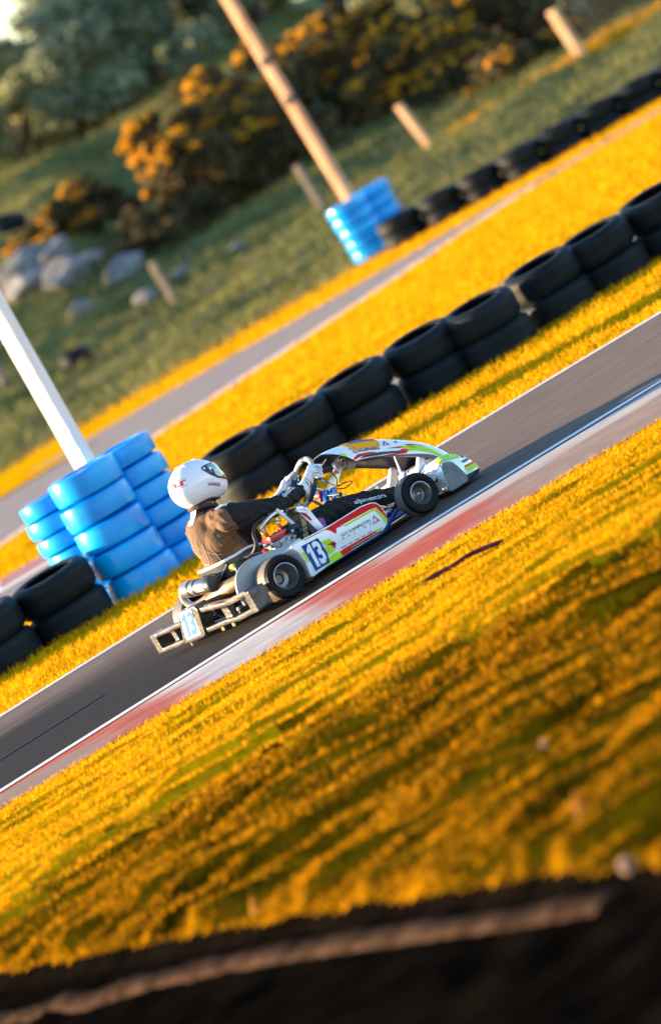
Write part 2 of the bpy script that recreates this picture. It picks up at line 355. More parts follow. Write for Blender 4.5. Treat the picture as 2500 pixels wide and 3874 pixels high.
decal('flag_white',fair,M_wht,[stripf([(0,.36),(1,.36),(1,.64),(0,.64)]),stripf([(.4,0),(.6,0),(.6,1),(.4,1)]),stripf([(0,0),(.12,0),(1,.88),(1,1),(.88,1),(0,.12)]),stripf([(1,0),(1,.12),(.12,1),(0,1),(0,.88),(.88,0)])],fn(.0038),cuts=1)
decal('flag_red',fair,M_r,[stripf([(0,.43),(1,.43),(1,.57),(0,.57)]),stripf([(.45,0),(.55,0),(.55,1),(.45,1)])],fn(.0046),cuts=1)
text('lettering',fair,mat('ink_navy',(.006,.015,.05),rough=.55,spec=.15),'N.JENSEN',quadmap((.216,-.80),(.385,-.835),(.226,-.70),fn(.003)),bold=.03,cuts=1)
decal('logo',fair,M_grn,[[(.46,-.45),(.43,-.683),(.442,-.67),(.462,-.52)]],fn(.003),cuts=1); decal('logo',fair,M_r,[[(.46,-.45),(.49,-.65),(.43,-.683),(.445,-.66),(.475,-.635),(.459,-.52)]],fn(.0034),cuts=1)
decal('red_sticker',fair,M_r,[[(.14,-.95),(.19,-.84),(.29,-.85),(.36,-.883),(.29,-.93),(.215,-.915),(.16,-.967)],[(.45,-.783),(.59,-.683),(.65,-.70),(.60,-.75)],[(.40,-.985),(.51,-.93),(.57,-.80),(.64,-.80),(.60,-.92),(.45,-.985)],[(.60,-.62),(.66,-.583),(.78,-.62),(.65,-.667)],[(.57,-.74),(.45,-.785),(.57,-.725)]],fn(.003),cuts=3)
decal('lime_sticker',fair,M_lime,[[(.56,-.717),(.62,-.683),(.71,-.633),(.81,-.70),(.93,-.80),(.97,-.90),(.90,-.87),(.73,-.82),(.62,-.835)],[(.07,-.60),(.10,-.70),(.115,-.87),(.075,-.74)]],fn(.0038),cuts=3)
decal('dark_sticker',fair,M_blkst,[[(.20,-.965),(.23,-.925),(.55,-.85),(.56,-.90),(.36,-.975)]],fn(.0034),cuts=3)
decal('green_sticker',fair,M_grn,[[(.62,-.69),(.66,-.70),(.69,-.76),(.66,-.73)],[(.53,-.50),(.56,-.45),(.56,-.55)]],fn(.0046),cuts=2)
# nose cone
C0=[(1.42,.045),(1.40,.20),(1.46,.235),(1.55,.24),(1.64,.215),(1.71,.165),(1.765,.10),(1.79,.035),(1.76,.018)]
C1=[(1.365,.024),(1.372,.12),(1.385,.18),(1.40,.203),(1.44,.195),(1.467,.178),(1.49,.125),(1.507,.065),(1.497,.026)]
def nose(yy,k):
    t=min(1,abs(yy)/.455)**2.4; a=np.array(C0)*(1-t)+np.array(C1)*t; return a[k]
b=BM(); G=[]; ny_=40
for i in range(ny_+1):
    yy=-.455+.91*i/ny_; G.append([b.verts.new((nose(yy,k)[0],yy,nose(yy,k)[1])) for k in range(9)])
for A,B in zip(G,G[1:]):
    for k in range(9):
        f=b.faces.new((A[k],A[(k+1)%9],B[(k+1)%9],B[k])); f.material_index=1 if k in (8,7) else 0
b.faces.new(G[0]).material_index=2; b.faces.new(G[-1][::-1]).material_index=2; bmesh.ops.recalc_face_normals(b,faces=b.faces[:])
M_slate=mat('slate_plastic',(.12,.14,.145),(.22,.24,.245),rough=.5,scale=9)
nc=obj('nose_cone',b,[M_gw,M_blk,M_slate],kart,bevel=.006,auto=35)
def nmap(off):
    def f(u,v):   # u lateral y, v in 0..1 along the profile from the rear top edge to the tip
        c=[nose(u,k) for k in range(2,8)]; t=v*5; i=min(4,int(t)); p=c[i]*(1-(t-i))+c[i+1]*(t-i)
        d=c[i+1]-c[i]; n=np.array([-d[1],d[0]]); n/=np.hypot(*n)+1e-9
        if n[1]<0: n=-n
        return (p[0]+n[0]*off,u,p[1]+n[1]*off)
    return f
decal('lime_sticker',nc,M_lime,[[(-.44,.05),(-.28,.05),(-.25,.5),(-.36,.62),(-.43,.5)],[(-.43,.86),(-.2,.86),(-.2,.96),(-.43,.96)]],nmap(.003),cuts=3)
decal('red_sticker',nc,M_r,[[(-.33,.62),(-.22,.5),(-.2,.55),(-.31,.68)],[(-.42,.82),(-.2,.82),(-.2,.86),(-.42,.86)]],nmap(.003),cuts=3)
decal('green_sticker',nc,M_grn,[[(-.40,.70),(-.30,.70),(-.28,.76),(-.39,.76)]],nmap(.0034),cuts=2)
b=BM(); 
for s in (-1,1):
    tube(b,spline([(1.30,s*.2,.07),(1.38,s*.3,.12),(1.42,s*.38,.16)],6),.012,n=10); tube(b,[(1.16,s*.40,.15),(1.36,s*.33,.235)],.011,n=10); tube(b,[(1.10,s*.44,.12),(1.24,s*.30,.26)],.010,n=10)
    tube(b,[(1.07,s*.50,.128),(1.07,s*.40,.128)],.016,n=10); tube(b,[(1.07,s*.40,.07),(1.07,s*.40,.20)],.016,n=10); tube(b,[(.98,s*.42,.13),(.93,s*.04,.17)],.007,n=8)
split(obj('front_suspension',b,M_chr,kart))
# steering support, column and wheel
b=BM()
tube(b,[(.80,.0,.455),(1.16,0,.12)],.011,n=10)
for s in (-1,1): prism(b,[(.86,.365),(.885,.355),(1.0,.452),(1.06,.478),(1.05,.50),(.985,.475)],lambda u,v,w:(u,w,v),s*.035,s*.042)
tube(b,spline([(.93,.03,.43),(.90,.05,.47),(.92,.06,.52),(1.0,.05,.56)],5),.006,n=8); tube(b,spline([(.98,-.05,.45),(.975,-.05,.50),(1.0,-.04,.53),(1.04,-.03,.53)],5),.007,n=8)
tube(b,[(1.0,0,.455),(1.06,.0,.54)],.008,n=8); tube(b,[(1.36,0,.20),(1.40,0,.40)],.008,n=8)
split(obj('steering_support',b,M_alu,kart))
b=BM(); tube(b,[(.85,.14,.40),(.86,-.16,.345)],.012,n=12); obj('cross_tube',b,M_chr,kart)
b=BM(); prism(b,[(.80,.30),(.83,.30),(.875,.40),(.85,.41)],lambda u,v,w:(u,w,v),-.02,.02); prism(b,[(.835,.29),(.86,.30),(.905,.39),(.88,.40)],lambda u,v,w:(u,w,v),-.055,-.03); split(obj('column_bracket',b,M_blueano,kart,bevel=.003))
b=BM(); box(b,(.845,.045,.385),(.035,.03,.07),Matrix.Rotation(R(25),3,'Y')); obj('clamp',b,mat('red_anodised',(.45,.02,.03),rough=.35,metal=.4),kart,bevel=.004)
b=BM(); capsule(b,(1.01,-.01,.50),.026,(1.09,-.02,.455),.030,n=14); capsule(b,(1.03,.01,.475),.022,(1.08,.01,.49),.024,n=14); fo=fuse('foam_block',b,mat('beige_foam',(.50,.36,.25),(.62,.47,.34),rough=.9,scale=30,bump=.3),kart,vox=.004,smooth=2)
b=BM(); 
for c in ((1.035,.49),(1.06,.475)): tube(b,[(c[0]+.032*math.cos(a)*.6,-.012+.036*math.sin(a),c[1]+.030*math.cos(a)) for a in np.linspace(0,6.283,20)[:-1]],.0022,n=6,closed=True)
obj('elastic_band',b,mat('green_elastic',(.01,.10,.05),rough=.6),fo)
b=BM(); lathe(b,[(.062,-.006),(.068,-.006),(.068,.006),(.062,.006)],(.80,.03,.345),(math.cos(.6),-.45,math.sin(.6)),n=32,closed=True); obj('sprocket_ring',b,M_steel,kart)
WC=Vector((.765,0,.505)); wn=Vector((.28,0,-.18)).normalized(); wu=Vector((.18,0,.28)).normalized(); wy=Vector((0,1,0)); WR=.148
rim=lambda a: WC+wy*(WR*math.sin(a))+wu*(WR*math.cos(a)*(1 if math.cos(a)>0 else .92))
b=BM(); n=72; ring=[rim(2*math.pi*k/n) for k in range(n)]; tube(b,ring,.0155,n=14,closed=True)
for f in b.faces:
    c=f.calc_center_median()-WC; a=math.degrees(math.atan2(c.dot(wy),c.dot(wu)))
    f.material_index=1 if (12<a<68 or 150<abs(a)<172 or -68<a<-12) else 0
sw=obj('steering_wheel',b,[mat('navy_grip',(.012,.03,.10),(.02,.05,.14),rough=.55,scale=60,bump=.3,bscale=160),mat('tan_grip',(.42,.36,.30),(.5,.44,.38),rough=.6,scale=60,bump=.4,bscale=160)],kart)
b=BM()
for a in (R(90),R(-90),R(180)): tube(b,[WC+wn*.02,rim(a)],.008,n=8)
lathe(b,[(.0,-.004),(.035,-.004),(.035,.004),(0,.004)],WC+wn*.02,wn,n=24); split(obj('spoke',b,M_blk,sw))
b=BM(); tube(b,spline([(.89,-.12,.50),(.92,-.10,.44),(.91,-.08,.39),(.96,-.05,.385),(1.02,-.04,.375),(1.03,-.03,.36),(.97,-.03,.355),(.92,-.04,.375),(.90,-.05,.36),(.93,-.04,.33)],8),.0035,n=6)
tube(b,spline([(.84,-.10,.47),(.88,-.08,.42),(.93,-.06,.39),(1.0,-.03,.385)],8),.0025,n=6); split(obj('wire',b,M_cable,kart))
# seat shell
def seatpt(v,q):
    cl=spline([(-.075,0,.372),(-.03,0,.22),(.07,0,.105),(.24,0,.07),(.52,0,.10)],8); st=spline([(-.03,0,.372),(.03,0,.368),(.14,0,.366),(.30,0,.315),(.56,0,.255)],8)
    i=int(v*(len(cl)-1)); c=cl[i]; s=st[i]; w=np.interp(v,[0,.3,.6,1],[.195,.205,.20,.17]); a=abs(q)
    p=c.lerp(s,a**3); return (p.x,w*math.sin(a*math.pi/2)*(1 if q>0 else -1),p.z)
b=BM(); G=[[b.verts.new(seatpt(i/32,-1+2*j/28)) for j in range(29)] for i in range(33)]
for A,B in zip(G,G[1:]):
    for j in range(28): b.faces.new((A[j],A[j+1],B[j+1],B[j]))
bmesh.ops.recalc_face_normals(b,faces=b.faces[:])
seat=obj('seat',b,mat('dark_fibreglass',(.03,.032,.033),(.06,.062,.062),rough=.45,scale=12),kart); md=seat.modifiers.new('s','SOLIDIFY'); md.thickness=.012; md.offset=0; bake(seat); seat.data.shade_smooth()
b=BM(); tube(b,[seatpt(0,-1+2*j/28) for j in range(29)]+[]+[],.0095,n=10); tube(b,[seatpt(i/32,-1) for i in range(33)],.0095,n=10); tube(b,[seatpt(i/32,1) for i in range(33)],.0095,n=10); obj('seat_lip',b,mat('lip_white',(.82,.80,.78),rough=.35),seat)
b=BM(); box(b,(-.035,-.15,.315),(.02,.16,.04)); obj('yellow_label',b,M_yel,seat,bevel=.004)
b=BM(); box(b,(-.035,-.245,.275),(.03,.03,.075)); obj('transponder',b,mat('dark_blue_box',(.01,.05,.12),rough=.3),kart,bevel=.005)
b=BM(); prism(b,[(.50,.20),(.50,.30),(.53,.325),(.575,.318),(.63,.285),(.62,.22)],lambda u,v,w:(u,w,v),-.20,-.26); sp_=obj('seat_side_pad',b,M_blk,kart,bevel=.01)
decal('purple_patch',sp_,mat('purple',(.35,.05,.30),rough=.5),[[(.592,.305),(.626,.283),(.618,.225),(.585,.235)]],lambda u,v:(u,-.2612,v))
b=BM()
for y0,y1 in ((-.135,.13),(-.19,.075)):
    t=Vector((0,.5,.1)); tube(b,[(-.045,y0,.345),(-.09,y1,.215)],.012,n=8)
split(obj('seat_stay',b,mat('stay_black',(.02,.02,.02),rough=.3),kart))
# exhaust
b=BM(); ax0=Vector((-.15,.285,.318)); ax1=Vector((-.15,-.06,.292)); dv=(ax1-ax0).normalized()
lathe(b,[(.0,0),(.03,0),(.045,.012),(.048,.02),(.048,.335),(.04,.345),(0,.345)],ax0,dv,n=32); sil=obj('silencer',b,mat('brushed_metal',(.36,.34,.32),(.5,.48,.46),rough=.32,metal=.9,scale=12),kart)
b=BM(); lathe(b,[(.0,.34),(.047,.335),(.052,.345),(.052,.385),(.044,.40),(.0,.405)],ax0,dv,n=32); lathe(b,[(.049,.11),(.052,.112),(.052,.135),(.049,.137)],ax0,dv,n=32); lathe(b,[(.049,.19),(.052,.192),(.052,.21),(.049,.212)],ax0,dv,n=32); split(obj('end_cap',b,M_blk,sil))
b=BM(); tube(b,spline([(-.15,.30,.318),(-.15,.335,.30),(-.15,.345,.26),(-.14,.33,.22),(-.13,.29,.205)],6),.022,n=12); obj('exhaust_bend',b,mat('bright_pipe',(.55,.5,.46),rough=.35,metal=.85),sil)
b=BM(); pth=spline([(-.13,.30,.20),(-.13,.20,.195),(-.125,.08,.20),(-.11,-.08,.215),(-.08,-.22,.225),(.0,-.33,.235),(.10,-.37,.25)],6); rr=[.024+.026*math.sin(math.pi*min(1,k/(len(pth)-1)*1.05)) for k in range(len(pth))]; tube(b,pth,rr,n=18); obj('expansion_chamber',b,M_rust,kart)
# engine with radiator
b=BM(); box(b,(.235,-.36,.285),(.15,.13,.075)); box(b,(.235,-.36,.22),(.20,.15,.10)); 
for k in range(5): box(b,(.235,-.36,.258+k*.014),(.17,.142,.006))
for x in (.17,.30): tube(b,[(x,-.43,.30),(x,-.455,.29)],.011,n=8)
tube(b,[(.13,-.42,.27),(.13,-.46,.265)],.022,n=14)
eng=obj('engine',b,mat('cast_alloy',(.32,.32,.33),(.48,.48,.49),rough=.45,metal=.75,scale=24),kart,bevel=.004,auto=35)
b=BM(); box(b,(.232,-.36,.345),(.125,.12,.04),Matrix.Rotation(R(6),3,'Y')); tube(b,[(.275,-.40,.36),(.275,-.40,.405)],.012,n=10); tube(b,[(.19,-.36,.36),(.185,-.36,.41)],.013,n=10); obj('cylinder_head',b,mat('red_head',(.34,.004,.006),(.42,.01,.01),rough=.3,metal=.3,scale=20,coat=.5),eng,bevel=.008)
b=BM(); tube(b,spline([(.18,-.36,.40),(.19,-.37,.44),(.25,-.37,.46),(.31,-.36,.465),(.36,-.35,.45)],6),.016,n=12); tube(b,[(.275,-.40,.40),(.285,-.40,.44)],.009,n=8); obj('coolant_pipe',b,mat('pipe_metal',(.62,.56,.48),rough=.25,metal=.95),eng)
b=BM(); tube(b,spline([(.03,-.23,.33),(.07,-.31,.33),(.10,-.36,.37),(.13,-.34,.43),(.19,-.33,.47),(.25,-.34,.475)],7),.012,n=10); tube(b,spline([(.08,-.44,.23),(.10,-.44,.30),(.12,-.42,.34),(.14,-.40,.31)],6),.013,n=10); tube(b,spline([(.30,-.43,.33),(.33,-.44,.34),(.36,-.44,.33)],5),.022,n=14)
tube(b,spline([(.02,-.28,.34),(.10,-.42,.31),(.16,-.45,.28),(.2,-.46,.30)],6),.004,n=6); tube(b,spline([(.13,-.38,.42),(.22,-.42,.44),(.30,-.40,.41)],6),.003,n=6); split(obj('hose',b,M_cable,kart))
b=BM(); box(b,(.115,-.43,.30),(.03,.04,.055)); lathe(b,[(0,0),(.022,0),(.024,.05),(0,.055)],(.12,-.43,.22),(0,0,1),n=14); obj('carburettor',b,M_goldm,eng,bevel=.004)
for nm,P,m in (('red_fitting',[(.085,-.44,.29),(.085,-.44,.325)],M_r),('red_fitting',[(.10,-.44,.205),(.10,-.44,.225)],M_r),('red_fitting',[(.235,-.35,.445),(.285,-.35,.475)],M_r),('blue_fitting',[(.105,-.45,.24),(.105,-.45,.28)],M_blueano)):
    b=BM(); tube(b,P,.012,n=10); obj(nm,b,m,eng)
b=BM()
for p in ((.10,-.455,.345),(.14,-.45,.33),(.30,-.46,.33),(.215,-.44,.315),(.265,-.44,.305)): lathe(b,[(.004,-.006),(.009,-.006),(.009,.006),(.004,.006)],p,(0,1,.2),n=10)
split(obj('hose_clamp',b,M_chr,eng))
rx=Matrix.Rotation(R(24),3,'Y')
b=BM(); box(b,(.40,-.36,.325),(.035,.17,.20),rx); rad=obj('radiator',b,mat('radiator_core',(.35,.22,.10),(.06,.04,.03),rough=.5,metal=.6,scale=3,stretch=(1,1,60),lo=.45,hi=.55),kart,bevel=.003)
b=BM(); box(b,(.425,-.36,.415),(.05,.18,.03),rx); box(b,(.372,-.36,.235),(.05,.18,.025),rx); prism(b,[(.395,.43),(.47,.405),(.50,.245),(.455,.235)],lambda u,v,w:(u,w,v),-.447,-.453); obj('radiator_tank',b,M_alu,rad,bevel=.004)
fr=lambda u,v:(u,-.4545,v)
decal('radiator_sticker',rad,M_wht,[[(.398,.428),(.468,.404),(.486,.31),(.455,.32)]],fr); decal('radiator_sticker',rad,M_navy,[[(.402,.405),(.430,.385),(.455,.322),(.443,.322)]],lambda u,v:(u,-.455,v)); decal('radiator_sticker',rad,M_pink,[[(.402,.424),(.45,.395),(.456,.365),(.448,.392)],[(.425,.385),(.44,.38),(.452,.335),(.442,.335)]],lambda u,v:(u,-.4556,v))
b=BM(); tube(b,[(.325,-.37,.482),(.37,-.40,.335)],.011,n=12); mt=obj('camera_arm',b,mat('white_arm',(.75,.7,.66),rough=.4),kart)
b=BM(); tube(b,[(.366,-.40,.345),(.39,-.41,.272)],.020,n=16); tube(b,[(.362,-.398,.352),(.368,-.40,.338)],.024,n=16); obj('blue_canister',b,M_blueano,mt)
# action camera in its frame
b=BM(); cc=Vector((.392,-.30,.497)); cr=Matrix.Rotation(R(17),3,'Y')
def fbx(dx,dz,sx,sz): box(b,cc+cr@Vector((dx,0,dz)),(sx,.03,sz),cr)
fbx(0,.026,.066,.008); fbx(0,-.026,.066,.008); fbx(-.029,0,.008,.06); fbx(.029,0,.008,.06); acam=obj('action_camera',b,M_goldm,kart,bevel=.002)
b=BM(); box(b,cc+Vector((0,.012,0)),(.054,.028,.046),cr); obj('camera_body',b,M_blk,acam,bevel=.003)
b=BM(); tube(b,[(.375,-.30,.462),(.36,-.335,.455),(.335,-.365,.475)],.008,n=8); tube(b,spline([(.40,-.32,.455),(.42,-.33,.44),(.41,-.34,.425),(.44,-.33,.42)],5),.006,n=6); obj('mount',b,M_blueano,acam)
# ================================================================== THE DRIVER
M_suit=mat('black_suit',(.010,.009,.009),(.020,.017,.015),rough=.78,scale=14,bump=.35,bscale=22,spec=.25)
M_suit_sun=mat('sunlit_suit',(.075,.045,.026),(.11,.066,.038),rough=.8,scale=14,bump=.3,bscale=24,spec=.25)  # the same dark suit in its sunlit tone
M_seam=mat('seam_thread',(.46,.34,.24),rough=.7)
b=BM()
CAPS=[((.15,0,.25),.150,(.165,0,.46),.150),((.15,-.06,.24),.13,(.16,-.06,.44),.135),((.10,-.09,.185),.105,(.10,.09,.185),.105),((.08,0,.21),.140,(.066,0,.40),.142),((.066,0,.40),.142,(.072,0,.545),.152),((.07,-.07,.50),.125,(.07,.07,.50),.125),((.085,-.15,.595),.082,(.085,.15,.595),.082),((.05,-.06,.62),.065,(.05,.06,.62),.065),((.06,0,.64),.075,(.095,0,.715),.060),((.08,0,.66),.056,(.135,0,.79),.056),((.13,0,.845),.098,(.15,0,.835),.095),((.17,0,.79),.062,(.205,0,.745),.045),((.225,0,.825),.018,(.245,0,.80),.014)]
for s in (-1,1):
    CAPS+=[((.10,s*.195,.58),.088,(.235,s*.262,.530),.077),((.235,s*.262,.530),.077,(.365,s*.295,.497),.060),((.365,s*.295,.497),.056,(.50,s*.245,.492),.050),((.50,s*.245,.492),.050,(.655,s*.178,.487),.033),
      ((.655,s*.178,.487),.030,(.70,s*.165,.505),.026),((.11,s*.11,.19),.098,(.42,s*.16,.245),.084),((.42,s*.16,.245),.084,(.74,s*.185,.288),.066),((.74,s*.185,.288),.066,(.98,s*.165,.235),.057),((.98,s*.165,.235),.057,(1.24,s*.15,.15),.042),((1.24,s*.15,.15),.040,(1.34,s*.15,.16),.036)]
for a,ra,c,rc in CAPS: capsule(b,a,ra,c,rc,n=22)
person=fuse('person',b,[M_suit],None,vox=.0085,smooth=6)
me=person.data; me.materials.clear()
for m in (M_suit,M_suit_sun,M_skin): me.materials.append(m)
for v in me.vertices:      # suit folds
    c=v.co; 
    if c.z<.70:
        k=.0035*(math.sin(c.x*95+c.z*70+math.sin(c.y*60)*1.6)+.8*math.sin(c.x*48-c.z*120+c.y*75))
        if c.x>.20 or abs(c.y)>.16: v.co=c+v.normal*k
for p in me.polygons:
    c=p.center
    neck=c.z>.695+max(0,(.10-c.x))*.35 and abs(c.y)<.12
    shoulder=(abs(c.y)>.155-.10*max(0,(c.z-.45))) and c.x>.07
    p.material_index=2 if neck else 0
at_=me.attributes.new('sunlit_back','FLOAT','POINT'); sm=lambda t:max(-1,min(1,t/.05))
at_.data.foreach_set('value',[min(sm(.14-.45*max(0,v.co.z-.60)-v.co.x),sm(v.co.z-.30),sm(.668-v.co.z),sm(max(.185-abs(v.co.y),.085-v.co.x+.3*max(0,.56-v.co.z)))) for v in me.vertices])
nt=M_suit.node_tree; A_=nt.nodes.new('ShaderNodeAttribute'); A_.attribute_name='sunlit_back'; MR=nt.nodes.new('ShaderNodeMapRange'); MR.inputs[1].default_value=-.06; MR.inputs[2].default_value=.06; nt.links.new(A_.outputs['Fac'],MR.inputs[0])
BS=nt.nodes['Principled BSDF']; MX=nt.nodes.new('ShaderNodeMix'); MX.data_type='RGBA'; nt.links.new(MR.outputs[0],MX.inputs[0]); nt.links.new(BS.inputs['Base Color'].links[0].from_socket,MX.inputs[6]); MX.inputs[7].default_value=(.135,.076,.040,1); nt.links.new(MX.outputs[2],BS.inputs['Base Color'])  # sunlight on the driver's back painted into the suit colour as brown
person.location=KLOC; person.rotation_euler=(0,0,KRZ)
tag(person,'driver in white helmet, black suit and white gloves, seated in the kart','person')
# surface helper: project lettering and seams onto the body
from mathutils.bvhtree import BVHTree
bvh=BVHTree.FromPolygons([v.co[:] for v in me.vertices],[tuple(p.vertices) for p in me.polygons])
VIEW=Vector((.46,-.885,.07)).normalized()
def onbody(o,d,off=.0025):
    h=bvh.ray_cast(Vector(o),Vector(d)); 
    if h[0] is None:
        h=bvh.find_nearest(Vector(o)+Vector(d)*.4)
    return h[0]+h[1]*off
def sideproj(u,v,y=-.6,d=(0,1,0)): return onbody((u,y,v),d)
def backproj(y,z): return onbody((-.5,y,z),(1,0,0))
seams=[[(-.01,.655),(.015,.59),(.04,.53),(.075,.47),(.11,.43),(.12,.40),(.125,.385)],[(.06,.66),(.05,.60),(.03,.54),(.0,.50),(-.04,.50),(-.06,.53)],[(.075,.60),(.08,.54),(.06,.48),(.01,.445),(-.05,.46)],[(.095,.57),(.105,.50),(.10,.44),(.06,.405),(.0,.42),(-.05,.44)]]
b=BM()
for q in ([(.10,.655),(.075,.60),(.02,.545),(-.045,.485),(-.09,.44),(-.12,.405)],[(.15,.64),(.13,.575),(.10,.525),(.045,.505),(.01,.545),(-.02,.60)],[(.16,.60),(.13,.53),(.085,.47),(.01,.455),(-.02,.50),(-.045,.56)],[(.16,.55),(.12,.47),(.05,.41),(-.03,.395),(-.05,.45),(-.065,.52)],[(.155,.50),(.11,.43),(.03,.375),(-.09,.355),(-.10,.42),(-.10,.49)]):
    P=[onbody((-.5,y,z),(1,-.0,0),.001) for y,z,_ in spline([(y,z,0) for y,z in q],8)]; tube(b,P,.0021,n=5)
obj('seam',b,M_seam,person)
b=BM(); tube(b,[onbody((-.35,-.5+.0*t,.0),(1,0,0),.001) if False else onbody((.10-.5*0+.02*math.sin(t),-.6,.53+.13*math.cos(t)),(0,1,0),.001) for t in np.linspace(-.2,3.0,18)],.0015,n=5); obj('seam',b,mat('dark_seam',(.01,.008,.006),rough=.8),person)
star=[(0,1),(.18,.35),(.75,.45),(.32,.0),(.55,-.65),(.0,-.30),(-.50,-.85),(-.30,-.05),(-.8,.2),(-.22,.3)]
decal('logo',person,mat('patch_white',(.78,.78,.78),rough=.6),[[(.092+.012*u,.595+.034*v) for u,v in star]],lambda u,v:onbody((-.5,u,v),(1,0,0),.003),cuts=1)
M_pw=MATS['patch_white']
decal('shoulder_patch',person,M_pw,[[(.06,.668),(.17,.680),(.175,.650),(.115,.605),(.06,.622)]],lambda u,v:onbody((u,-.5,v+.25),(0,.9,-.72),.003) ,cuts=3)
decal('neck_label',person,M_pw,[[(-.5,0),(.5,0),(.5,1),(-.5,1)]],lambda u,v:onbody((-.5,.0+u*.07,.645+v*.065),(1,0,0),.003),cuts=3)
text('small_lettering',person,M_ink,'SPARCO PRO KART SUIT',lambda u,v:onbody((-.5,.036-u*.05,.668+v*.012),(1,0,0),.004)); text('small_lettering',person,M_ink,'RACE WEAR',lambda u,v:onbody((-.5,.036-u*.05,.69+v*.012),(1,0,0),.004))
M_pale=mat('pale_print',(.75,.84,.88),rough=.6)
text('lettering',person,M_pale,'alpinestars',lambda u,v:onbody((.872+.222*u,-.6,.300-.060*u+v*.034),(0,1,-.15),.0025),bold=.012,cuts=1)
text('lettering',person,M_pale,'alpinestars',lambda u,v:onbody((.435+.15*u,-.62,0.507+.012*u+v*.032),(0,1,0),.0025),bold=.012,cuts=1)
# helmet
HC=Vector((.133,0,.842))
def helm(az,el,off=0.):
    ca,sa,ce,se=math.cos(az),math.sin(az),math.cos(el),math.sin(el); d=(ce*ca,ce*sa,se)
    r=1/math.sqrt((d[0]/.176)**2+(d[1]/.134)**2+(d[2]/.143)**2)
    r*=1+.42*max(0,d[0])**2*max(0,-d[2]+.12); r*=1+.05*max(0,-d[0])*max(0,-d[2]); r+=off
    x,y,z=d[0]*r,d[1]*r,max(d[2]*r,-.122); a=R(9)
    return HC+Vector((x*math.cos(a)+z*math.sin(a),y,-x*math.sin(a)+z*math.cos(a)))
b=BM(); NA,NE=72,44; G=[]
for i in range(NE+1):
    el=R(-52)+(R(90)-R(-52))*i/NE; G.append([b.verts.new(helm(2*math.pi*k/NA,min(el,R(89.9)))) for k in range(NA)])
for A,B in zip(G,G[1:]):
    for k in range(NA): b.faces.new((A[k],A[(k+1)%NA],B[(k+1)%NA],B[k]))
b.faces.new(G[-1])
cen=sum((v.co for v in G[0]),Vector())/NA
prev=G[0]; RIM=[v.co.copy() for v in G[0]]
for f_,dz in ((.95,-.004),(.86,.0),(.78,.012),(.74,.035)):
    rg=[b.verts.new(cen+(v.co-cen)*f_+Vector((.0,0,dz))) for v in G[0]]
    for k in range(NA): b.faces.new((prev[(k+1)%NA],prev[k],rg[k],rg[(k+1)%NA])).material_index=1
    prev=rg
bmesh.ops.recalc_face_normals(b,faces=b.faces[:])
M_helm=mat('helmet_white',(.78,.79,.80),(.83,.84,.85),rough=.16,scale=4,coat=.6)
hel=obj('helmet',b,[M_helm,mat('helmet_lining',(.02,.016,.014),rough=.8)],person,auto=50)
hm=lambda o:(lambda u,v: helm(R(u),R(v),o))
VIS=[(-83,31),(-78,35),(-66,36),(-40,34),(-20,33),(0,33),(20,33),(40,34),(66,36),(78,35),(83,31),(80,22),(68,6),(52,-6),(34,-11),(15,-13),(0,-13),(-15,-13),(-34,-11),(-52,-6),(-68,6),(-80,22)]
def band(name,m,lo,hi,amax,off,n=60,k=12):
    b=BM(); G=[]
    for i in range(n+1):
        a=-amax+2*amax*i/n; l,h=np.interp(abs(a),*zip(*lo)),np.interp(abs(a),*zip(*hi)); G.append([b.verts.new(helm(R(a),R(l+(h-l)*j/k),off)) for j in range(k+1)])
    for A,B in zip(G,G[1:]):
        for j in range(k): b.faces.new((A[j],B[j],B[j+1],A[j+1]))
    bmesh.ops.recalc_face_normals(b,faces=b.faces[:]); return obj(name,b,m,hel)
band('visor_seal',M_blk,[(0,-14),(15,-13.5),(34,-11.5),(52,-6.5),(68,5),(80,21),(84,29)],[(0,33.5),(40,34.5),(66,36.5),(78,35.5),(84,31)],84,.0022)
band('visor',mat('visor_glass',(.10,.105,.10),(.16,.165,.155),rough=.06,scale=3,spec=.9,coat=1),[(0,-11.5),(14,-11),(32,-9),(50,-3.5),(66,13)],[(0,31),(40,31.5),(60,32),(66,30)],66,.0052)
GL=[(-60,32),(-40,31.5),(-20,31),(0,31),(20,31),(40,31.5),(60,32),(66,14),(50,-3.5),(32,-9),(14,-11),(0,-11.5),(-14,-11),(-32,-9),(-50,-3.5),(-66,14)]
b=BM()
for az,el,r in ((-77,28,.0085),(-59,22,.0085),(-69,-6,.0045),(77,28,.0085),(59,22,.0085)):
    p=helm(R(az),R(el),.003); n=(helm(R(az),R(el),.02)-p).normalized(); lathe(b,[(r,0),(r,.003),(r*.6,.004),(0,.004)],p,n,n=16)
split(obj('visor_screw',b,M_chr,hel))
decal('visor_lever',hel,M_blk,[[(-60,18),(-54,18),(-56,4),(-62,6)]],hm(.008),cuts=2)
b=BM(); tube(b,[helm(R(u),R(v),.0045) for u,v in GL],.0028,n=6,closed=True); obj('visor_edge',b,mat('visor_edge',(.12,.1,.09),rough=.25),hel)
dm=decal('name_sticker',hel,mat('maroon',(.30,.012,.02),rough=.3),[[(-85,-9.5),(-51,-19),(-53,-25.5),(-87,-15.5)]],hm(.0018),cuts=3)
text('lettering',hel,M_wht,'34JENSEN',quadmap((-86,-14.6),(-53,-24.6),(-84.4,-10.6),hm(.0028)),bold=.01,cuts=1)
